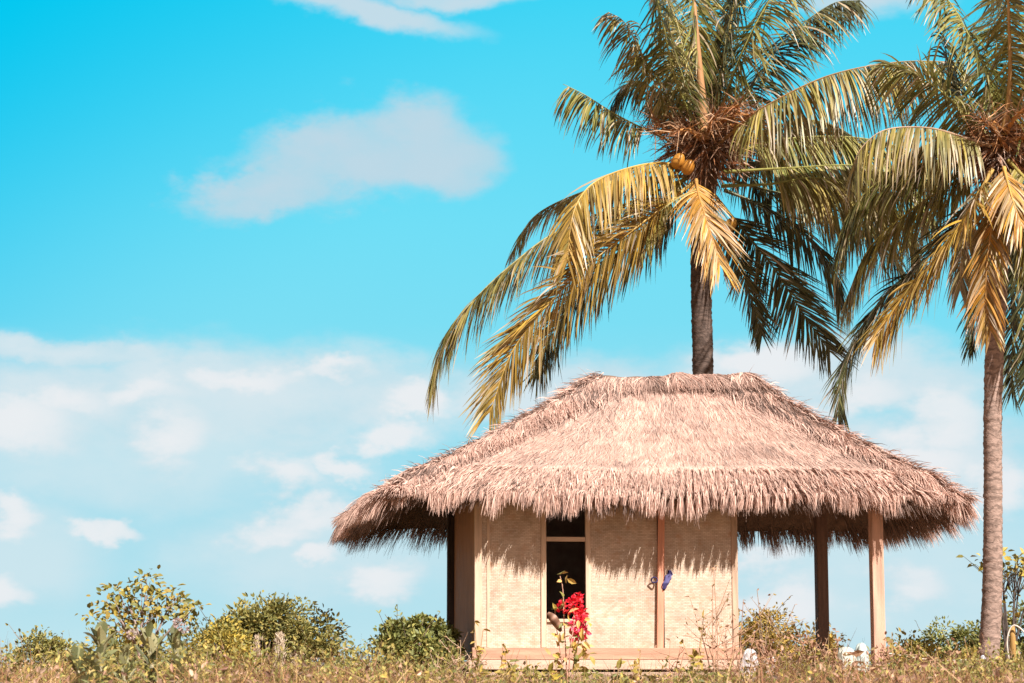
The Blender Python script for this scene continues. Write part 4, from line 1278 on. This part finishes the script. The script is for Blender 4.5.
# leafy and dry weeds in front of the hut, each a plant of its own
def weed(name, px, ytop, Y, label, pal, nstem=3, nl=14, leaf=0.09, seed=0, spread=0.22, stemc=(0.45, 0.32, 0.16), dry=False, group=None):
    g = np.random.default_rng(seed + 2000)
    b = P(px, 668, Y)
    b.z = float(terrain(b.x, b.y)) - 0.03
    H = P(px, ytop, Y).z - b.z
    root = empty(name, b)
    tag(root, label, 'weed', group)
    st, lf = MB(), MB()
    for j in range(nstem):
        e = np.array([g.normal(0, spread), g.normal(0, spread), H * (1.0 if j == 0 else 0.55 + 0.4 * g.random())])
        if j == 0:
            e[:2] *= 0.3
        pts, _ = catmull([np.zeros(3), e * [0.3, 0.3, 0.5] + g.normal(0, 0.02, 3), e], 10)
        st.tube(pts, np.linspace(0.009, 0.004, 10), stemc, 5)
        if dry:
            for _ in range(5):
                q = pts[g.integers(3, 9)]
                e2 = q + norm(g.normal(0, 1, 3) * [1, 1, 0.3] + [0, 0, 0.8]) * H * 0.28
                st.tube([q, (q + e2) / 2 + [0, 0, -0.01], e2], [0.005, 0.004, 0.0025], stemc, 4)
                m = max(1, nl // 6)
                lf.kites(np.repeat(e2[None], m, 0) + g.normal(0, 0.02, (m, 3)), g.normal(0, 1, (m, 3)), norm(g.normal(0, 1, (m, 3)) + [0, -0.5, 0.5]), np.full(m, leaf), np.full(m, leaf * 0.55), pick(BUSH[pal], m, g))
        q, d, nn, l, c = leaves_along(g, pts, nl, leaf, pal, 0.3)
        lf.kites(q, d, nn, l, l * 0.55, c)
    st.build('stem', M['bark'], root)
    lf.build('foliage', M['leaf'], root)
    return root
weed('leafy_weed', 474, 622, 27.5, 'tall yellow leaved weed before the shaded left corner of the hut', 'gold', 2, 10, 0.11, 1, 0.10)
weed('leafy_weed', 479, 655, 25, 'bushy yellow weed below the front left corner of the hut', 'yellow', 5, 12, 0.12, 2)
weed('leafy_weed', 528, 655, 24, 'broad leaved olive weed under the floor beam left of the window', 'yellow', 4, 14, 0.12, 3)
weed('leafy_weed', 548, 660, 23, 'low olive weed just left of the bougainvillea roots', 'yellow', 4, 12, 0.11, 4)
weed('leafy_weed', 612, 664, 24, 'low yellow weed under the floor beam right of the bougainvillea', 'yellow', 4, 10, 0.10, 5)
weed('leafy_weed', 700, 618, 27, 'tall gold leaved weed with forked stem right of the reddish pole', 'gold', 3, 10, 0.12, 6, 0.20)
weed('leafy_weed', 694, 658, 24, 'low olive weed at the foot of the reddish pole', 'yellow', 4, 12, 0.10, 7)
weed('dry_weed', 716, 570, 28, 'tallest dry twiggy weed with seed tufts against the right end of the wall', 'rust', 4, 6, 0.06, 8, 0.22, (0.48, 0.30, 0.20), True)
weed('dry_weed', 735, 600, 28.3, 'dry reddish weed at the right edge of the woven wall', 'rust', 5, 8, 0.05, 9, 0.30, (0.48, 0.28, 0.19), True)
weed('dry_weed', 764, 590, 29, 'thin bare weed in the open veranda beside the wall', 'rust', 5, 5, 0.05, 10, 0.35, (0.32, 0.22, 0.15), True)
weed('dry_weed', 812, 625, 29, 'dry weed with green tufts before the dark rear veranda post', 'yellow', 4, 10, 0.08, 11, 0.25, (0.40, 0.28, 0.18), True)
weed('dry_weed', 752, 640, 27, 'bushy rust coloured weed beside the crumpled white bag at the wall end', 'rust', 7, 22, 0.06, 21, 0.25, (0.46, 0.26, 0.18), True)
weed('dry_weed', 786, 636, 27.5, 'rust coloured weed between the white bags and the dark rear post', 'rust', 7, 22, 0.06, 22, 0.30, (0.46, 0.26, 0.18), True)
weed('dry_weed', 836, 640, 27.5, 'rust coloured weed between the two veranda posts', 'rust', 7, 22, 0.06, 23, 0.28, (0.46, 0.26, 0.18), True)
weed('dry_weed', 884, 642, 27, 'rust coloured weed hugging the foot of the front veranda post', 'rust', 7, 20, 0.06, 24, 0.25, (0.46, 0.26, 0.18), True)
weed('dry_weed', 935, 648, 27, 'straw coloured weed under the pale rope', 'rust', 6, 18, 0.06, 25, 0.30, (0.50, 0.34, 0.22), True)
weed('leafy_weed', 505, 646, 26.5, 'slim yellow weed overlapping the floor beam left of the window', 'gold', 3, 9, 0.09, 26, 0.10)
weed('leafy_weed', 640, 650, 26.5, 'slim yellow weed overlapping the floor beam left of the reddish pole', 'gold', 3, 9, 0.09, 27, 0.12)
weed('dry_weed', 672, 640, 27, 'thin reddish weed crossing the base boards right of the reddish pole', 'rust', 4, 8, 0.05, 28, 0.18, (0.50, 0.30, 0.2), True)
weed('dry_weed', 462, 640, 27, 'tangle of dry stalks at the shaded left corner of the hut floor', 'rust', 8, 8, 0.05, 29, 0.25, (0.50, 0.36, 0.26), True)
weed('leafy_weed', 895, 632, 28, 'upright yellow leaved weed right of the front veranda post', 'gold', 2, 9, 0.10, 12, 0.08)
weed('leafy_weed', 858, 655, 25, 'tan leaved creeping weed below the front veranda post', 'rust', 9, 22, 0.11, 13, 0.4)
weed('leafy_weed', 822, 658, 25, 'tan leaved creeping weed below the dark rear veranda post', 'rust', 9, 22, 0.11, 14, 0.4)
weed('leafy_weed', 912, 640, 34, 'thin weed with a dark seed head between veranda post and right palm', 'green', 2, 6, 0.08, 15, 0.06)
weed('dry_weed', 30, 632, 30, 'thin grey weed at the far left edge above the brown grass', 'green', 4, 7, 0.06, 16, 0.35, (0.25, 0.2, 0.15), True)
weed('leafy_weed', 345, 645, 30, 'thin weed with few round leaves right of the rounded green bush', 'yellow', 4, 8, 0.10, 17, 0.3)

# pale plume grasses
def plume(px, ytop, Y, label, seed):
    g = np.random.default_rng(seed)
    b = P(px, 668, Y)
    b.z = float(terrain(b.x, b.y)) - 0.03
    H = P(px, ytop, Y).z - b.z
    root = empty('plume_grass', b)
    tag(root, label, 'grass clump', 'pale plume grasses before the rounded bush')
    k = 60
    d = norm(np.stack([g.normal(0, 0.16, k), g.normal(0, 0.16, k), np.ones(k)], 1))
    L = H * (0.5 + 0.35 * g.random(k))
    tt = np.linspace(0, 1, 5)
    ctr = d[:, None] * (L[:, None] * tt)[..., None] + np.stack([d[:, 0], d[:, 1], -0.3 * np.abs(d[:, 0])], 1)[:, None] * (tt ** 2)[None, :, None] * 0.9
    s = norm(np.cross(d, g.normal(0, 1, (k, 3))))[:, None] * (0.008 * (1 - 0.9 * tt))[None, :, None]
    MB().ribbons(ctr, s, pick([(0.34, 0.32, 0.14), (0.5, 0.42, 0.24)], k, g)).build('blades', M['grass'], root)
    mb = MB()
    for _ in range(3):
        e = np.array([g.normal(0, 0.10), g.normal(0, 0.08), H * (0.86 + 0.14 * g.random())])
        mb.tube([np.zeros(3), e * 0.6, e], [0.006, 0.005, 0.003], (0.5, 0.42, 0.28), 4)
        m = 130
        q = e + np.stack([g.normal(0, 0.022, m), g.normal(0, 0.022, m), -0.26 * g.random(m)], 1)
        mb.kites(q, norm(g.normal(0, 0.35, (m, 3)) + [0, 0, 1]), norm(g.normal(0, 1, (m, 3))), np.full(m, 0.06), np.full(m, 0.014), pick([(0.66, 0.55, 0.42), (0.58, 0.46, 0.34)], m, g))
    mb.build('plume', M['grass'], root)
plume(263, 634, 27, 'taller pale plume grass clump in front of the rounded green bush', 1)
plume(284, 648, 26, 'shorter pale plume grass clump right of the taller one', 2)

# ------------------------------------------------------------------ small things
def rope():
    a = hut_to_world(5.58, 0.0, 0.20)
    b = Vector(P(982, 659, Y2 - 0.20))
    mid = (a + b) / 2 + Vector((0, 0, -0.06))
    pts, _ = catmull([a, mid, b], 24)
    c0 = pts[0]
    o = MB().tube(pts - c0, 0.011, (0.72, 0.66, 0.58), 6).build('rope', M['cloth'], smooth=True)
    o.location = c0
    tag(o, 'pale rope stretched from the front veranda post to the right palm trunk', 'rope')
    k = MB().tube(np.array([[0, 0, -0.05], [0.01, -0.01, -0.02], [0.0, -0.02, 0.02], [0.01, 0, 0.05]]), [0.02, 0.045, 0.045, 0.02], (0.55, 0.62, 0.72), 8).build('knot', M['cloth'], o, smooth=True)
    k.location = b - Vector(c0) + Vector((0, -0.03, 0))
    k['label'] = 'bluish white knot on the palm trunk'
rope()

def stake():
    Y = 33.0
    b = P(1013, 668, Y)
    b.z = float(terrain(b.x, b.y)) - 0.05
    top = P(1013, 626, Y).z - b.z
    root = empty('stake', b)
    tag(root, 'short yellow wooden stake standing right of the right palm trunk', 'stake')
    pts = np.linspace([0, 0, 0], [0.01, 0, top], 8)
    MB().tube(pts, [0.055, 0.05, 0.05, 0.048, 0.048, 0.046, 0.044, 0.03], (0.42, 0.25, 0.08), 10).build('shaft', M['wood'], root, smooth=True)
    a = np.array(P(1009, 660, Y - 0.1))
    b2 = np.array(P(1030, 640, Y - 0.1))
    pts, _ = catmull([a, P(1007, 640, Y - 0.1), P(1012, 626, Y - 0.1), P(1020, 628, Y - 0.1), b2], 20)
    o = MB().tube(pts - a, 0.012, (0.70, 0.64, 0.56), 6).build('cord', M['cloth'], smooth=True)
    o.location = a
    tag(o, 'pale looped cord arching over the top of the yellow stake', 'cord')
stake()

def crumple(px, py, Y, sx, sz, label, col, seed, rot=0.0):
    c_ = P(px, py, Y)
    gz = float(terrain(c_.x, c_.y))
    sz = (c_.z + sz - gz) / 1.85              # a heap that stands on the ground, its top in the weeds
    """crumpled sheet bundle"""
    g = np.random.default_rng(seed)
    nu, nv = 22, 14
    v, f = [], []
    for j in range(nv):
        th = math.pi * j / (nv - 1)
        for i in range(nu):
            ph = 2 * math.pi * i / nu
            d = np.array([math.sin(th) * math.cos(ph), math.sin(th) * math.sin(ph), math.cos(th)])
            r = 0.90 + 0.32 * (fbm(d[0] * 2.2 + seed * 3 + d[2], d[2] * 2.2 + d[1] * 1.7 + seed) - 0.4) + 0.02 * g.normal()
            h = math.copysign(abs(d[2]) ** 0.55, d[2])
            w_ = 1.0 / max(0.35, math.hypot(d[0], d[1])) ** 0.5 * (1.25 - 0.35 * h)
            v.append((d[0] * r * sx * w_, d[1] * r * sx * 0.7 * w_, h * sz * (0.92 + 0.10 * r * math.sin(ph * 3 + seed))))
    for j in range(nv - 1):
        for i in range(nu):
            k = (i + 1) % nu
            f.append((j * nu + i, (j + 1) * nu + i, (j + 1) * nu + k, j * nu + k))
    o = MB().add(v, f, col).build('plastic_bag', M['cloth'])
    o.location = (c_.x, c_.y, gz + sz * 0.88)
    o.rotation_euler = (0, rot * 0.3, 0.3 * seed)
    tag(o, label, 'bag')
crumple(748, 660, 28.6, 0.12, 0.13, 'crumpled white bag in the red weeds by the right end of the hut wall', (0.60, 0.57, 0.58), 1, 0.3)
crumple(768, 665, 28.4, 0.11, 0.11, 'second white bag lower in the red weeds, nearer the veranda posts', (0.58, 0.54, 0.53), 2, 0.5)
crumple(846, 657, 29.4, 0.20, 0.12, 'wide pale bag lying low between the two veranda posts', (0.54, 0.55, 0.48), 3)
crumple(861, 650, 29.8, 0.14, 0.08, 'pale greenish white bag resting against the front veranda post', (0.50, 0.58, 0.55), 4)

# ------------------------------------------------------------------ grass (nobody could count it)
def grass():
    g = np.random.default_rng(99)
    nt = 5600
    Y = 13.5 + 22 * g.random(nt) ** 0.8
    X = (g.random(nt) * 2 - 1) * (0.25 * Y + 1.2)
    px = 512 + X / Y * FPX
    c, s = math.cos(PSI), math.sin(PSI)
    lx = (X - HX) * c + (Y - HY) * s
    ly = -(X - HX) * s + (Y - HY) * c
    inside = (lx > -0.15) & (lx < W + 0.15) & (ly > -0.30) & (ly < D + 0.2)
    Y, X, px = Y[~inside], X[~inside], px[~inside]
    top = np.interp(px, [-200, 60, 200, 340, 430, 470, 560, 700, 745, 800, 880, 950, 1100], [656, 656, 654, 656, 657, 671, 677, 674, 655, 655, 656, 662, 662])
    top = top + np.where((px > 55) & (px < 195) & (Y < 20), 22, 0)
    patch = fbm(X * 0.9 + 3, Y * 0.5)
    top = top + np.where((px > 450) & (px < 735), 26, 62) * (fbm(px / 20, Y * 0.6) - 0.40) + g.normal(0, 5, len(X)) - 14 * (g.random(len(X)) < 0.07)
    gz = terrain(X, Y)
    H = np.clip(EYE + (668 - top) / FPX * Y - gz, 0.10, 0.85)
    green = np.clip(fbm(X * 0.55 + 4, Y * 0.35) * 1.7 - 0.42 + np.where((px > 440) & (px < 740), 0.0, 0) - np.where(px > 740, 0.25, 0), 0, 1)
    redd = np.interp(px, [0, 440, 700, 760, 900, 1000], [0.5, 0.5, 0.6, 0.97, 0.85, 0.6])
    tone = np.clip(-0.15 + 2.1 * fbm(X * 1.8 + 11, Y * 0.9), 0.22, 1.4)
    nb = 17
    k = len(X) * nb
    ti = np.repeat(np.arange(len(X)), nb)
    root = np.stack([X[ti] + g.normal(0, 0.09, k), Y[ti] + g.normal(0, 0.09, k), gz[ti] - 0.02], 1)
    lean = g.normal(0, 0.42, (k, 2)) + np.stack([vnoise(X * 0.8, Y * 0.8), vnoise(X * 0.8 + 20, Y * 0.8)], 1)[ti] * 0.6 - 0.3
    d = norm(np.concatenate([lean, np.ones((k, 1))], 1))
    L = H[ti] * (0.40 + 0.75 * g.random(k) ** 1.3) * 1.12
    tt = np.linspace(0, 1, 5)
    bend = np.concatenate([lean * 0.7, -0.35 * np.linalg.norm(lean, axis=1, keepdims=True)], 1) * L[:, None]
    ctr = root[:, None] + d[:, None] * (L[:, None] * tt)[..., None] + bend[:, None] * (tt ** 2)[None, :, None] + g.normal(0, 0.010, (k, 5, 3)) * tt[None, :, None]
    stalk = g.random(k) < 0.07
    wd = 0.003 + 0.0045 * g.random(k) ** 2 + 0.004 * stalk
    sv = norm(np.cross(d, g.normal(0, 1, (k, 3)) + [0, 1.0, 0]))
    side = sv[:, None] * wd[:, None, None] * (1 - 0.85 * tt)[None, :, None]
    isg = g.random(k) < green[ti]
    isr = g.random(k) < redd[ti]
    straw = pick([(0.48, 0.31, 0.12), (0.56, 0.38, 0.18), (0.38, 0.24, 0.09), (0.16, 0.105, 0.05)], k, g)
    red = pick([(0.44, 0.21, 0.12), (0.32, 0.14, 0.08), (0.54, 0.29, 0.18), (0.14, 0.075, 0.05)], k, g)
    grn = pick([(0.24, 0.22, 0.065), (0.32, 0.27, 0.075), (0.16, 0.16, 0.05), (0.42, 0.32, 0.09)], k, g)
    col = np.where(isr[:, None], red, straw)
    col = np.where(isg[:, None], grn, col) * tone[ti][:, None]
    col[stalk] = pick([(0.56, 0.38, 0.25), (0.50, 0.29, 0.19), (0.56, 0.40, 0.20)], k, g)[stalk]
    mb = MB().ribbons(ctr, side, col)
    # small leaves and seed heads through the grass
    m = 22000
    ti = g.integers(0, len(X), m)
    hq = g.random(m) ** 0.6
    p = np.stack([X[ti] + g.normal(0, 0.13, m), Y[ti] + g.normal(0, 0.13, m), gz[ti] + H[ti] * hq * 0.9], 1)
    l = 0.025 + 0.045 * g.random(m) ** 2
    isg = g.random(m) < green[ti] + 0.15
    col = np.where(isg[:, None], pick([(0.26, 0.24, 0.07), (0.18, 0.18, 0.06), (0.44, 0.33, 0.09)], m, g), pick([(0.40, 0.25, 0.17), (0.28, 0.16, 0.11), (0.52, 0.37, 0.27)], m, g)) * tone[ti][:, None]
    mb.kites(p, g.normal(0, 1, (m, 3)) + [0, 0, 0.3], norm(g.normal(0, 0.7, (m, 3)) + [0, -0.3, 0.8]), l, l * 0.5, col)
    o = mb.build('dry_grass', M['grass'])
    tag(o, 'tangled dry brown grass with green patches covering the knoll', 'grass', kind='stuff')
    # leafy creepers tangled through the grass
    nt = 620
    Y = 16 + 16 * g.random(nt)
    X = (g.random(nt) * 2 - 1) * (0.25 * Y + 1.0)
    px = 512 + X / Y * FPX
    ly = -(X - HX) * s + (Y - HY) * c
    lx = (X - HX) * c + (Y - HY) * s
    keep = (fbm(px / 40 + 5, Y * 0.22) > 0.47) & ~((lx > -0.2) & (lx < W + 0.2) & (ly > -0.5)) & ((px < 745) | (px > 885)) & ((px < 450) | (px > 885) | (g.random(nt) < 0.35))
    X, Y, px = X[keep], Y[keep], px[keep]
    top = np.interp(px, [-200, 0, 60, 200, 330, 400, 450, 480, 740, 890, 960, 1100], [646, 648, 650, 645, 648, 644, 652, 670, 672, 660, 657, 652]) + g.normal(0, 6, len(X))
    gz = terrain(X, Y)
    H = np.clip(EYE + (668 - top) / FPX * Y - gz, 0.12, 0.9)
    nl = 46
    m = len(X) * nl
    ti = np.repeat(np.arange(len(X)), nl)
    hq = g.random(m) ** 0.5
    p = np.stack([X[ti] + g.normal(0, 0.14, m), Y[ti] + g.normal(0, 0.14, m), gz[ti] + H[ti] * hq * (0.8 + 0.25 * g.random(m))], 1)
    l = (0.03 + 0.045 * g.random(m)) * np.clip(Y[ti] / 24, 0.6, 1.2)
    tn = (0.7 + 0.6 * g.random(len(X)))[ti][:, None]
    cov = MB().kites(p, g.normal(0, 1, (m, 3)) + [0, 0, 0.5], norm(g.normal(0, 0.6, (m, 3)) + [0, -0.3, 0.8]), l, l * 0.5,
                     pick([(0.24, 0.24, 0.07), (0.34, 0.29, 0.08), (0.16, 0.17, 0.055), (0.44, 0.34, 0.10)], m, g) * tn)
    tag(cov.build('ground_cover', M['leaf']), 'low green and yellow leafy creepers tangled in the brown grass', 'ground cover', kind='stuff')
grass()
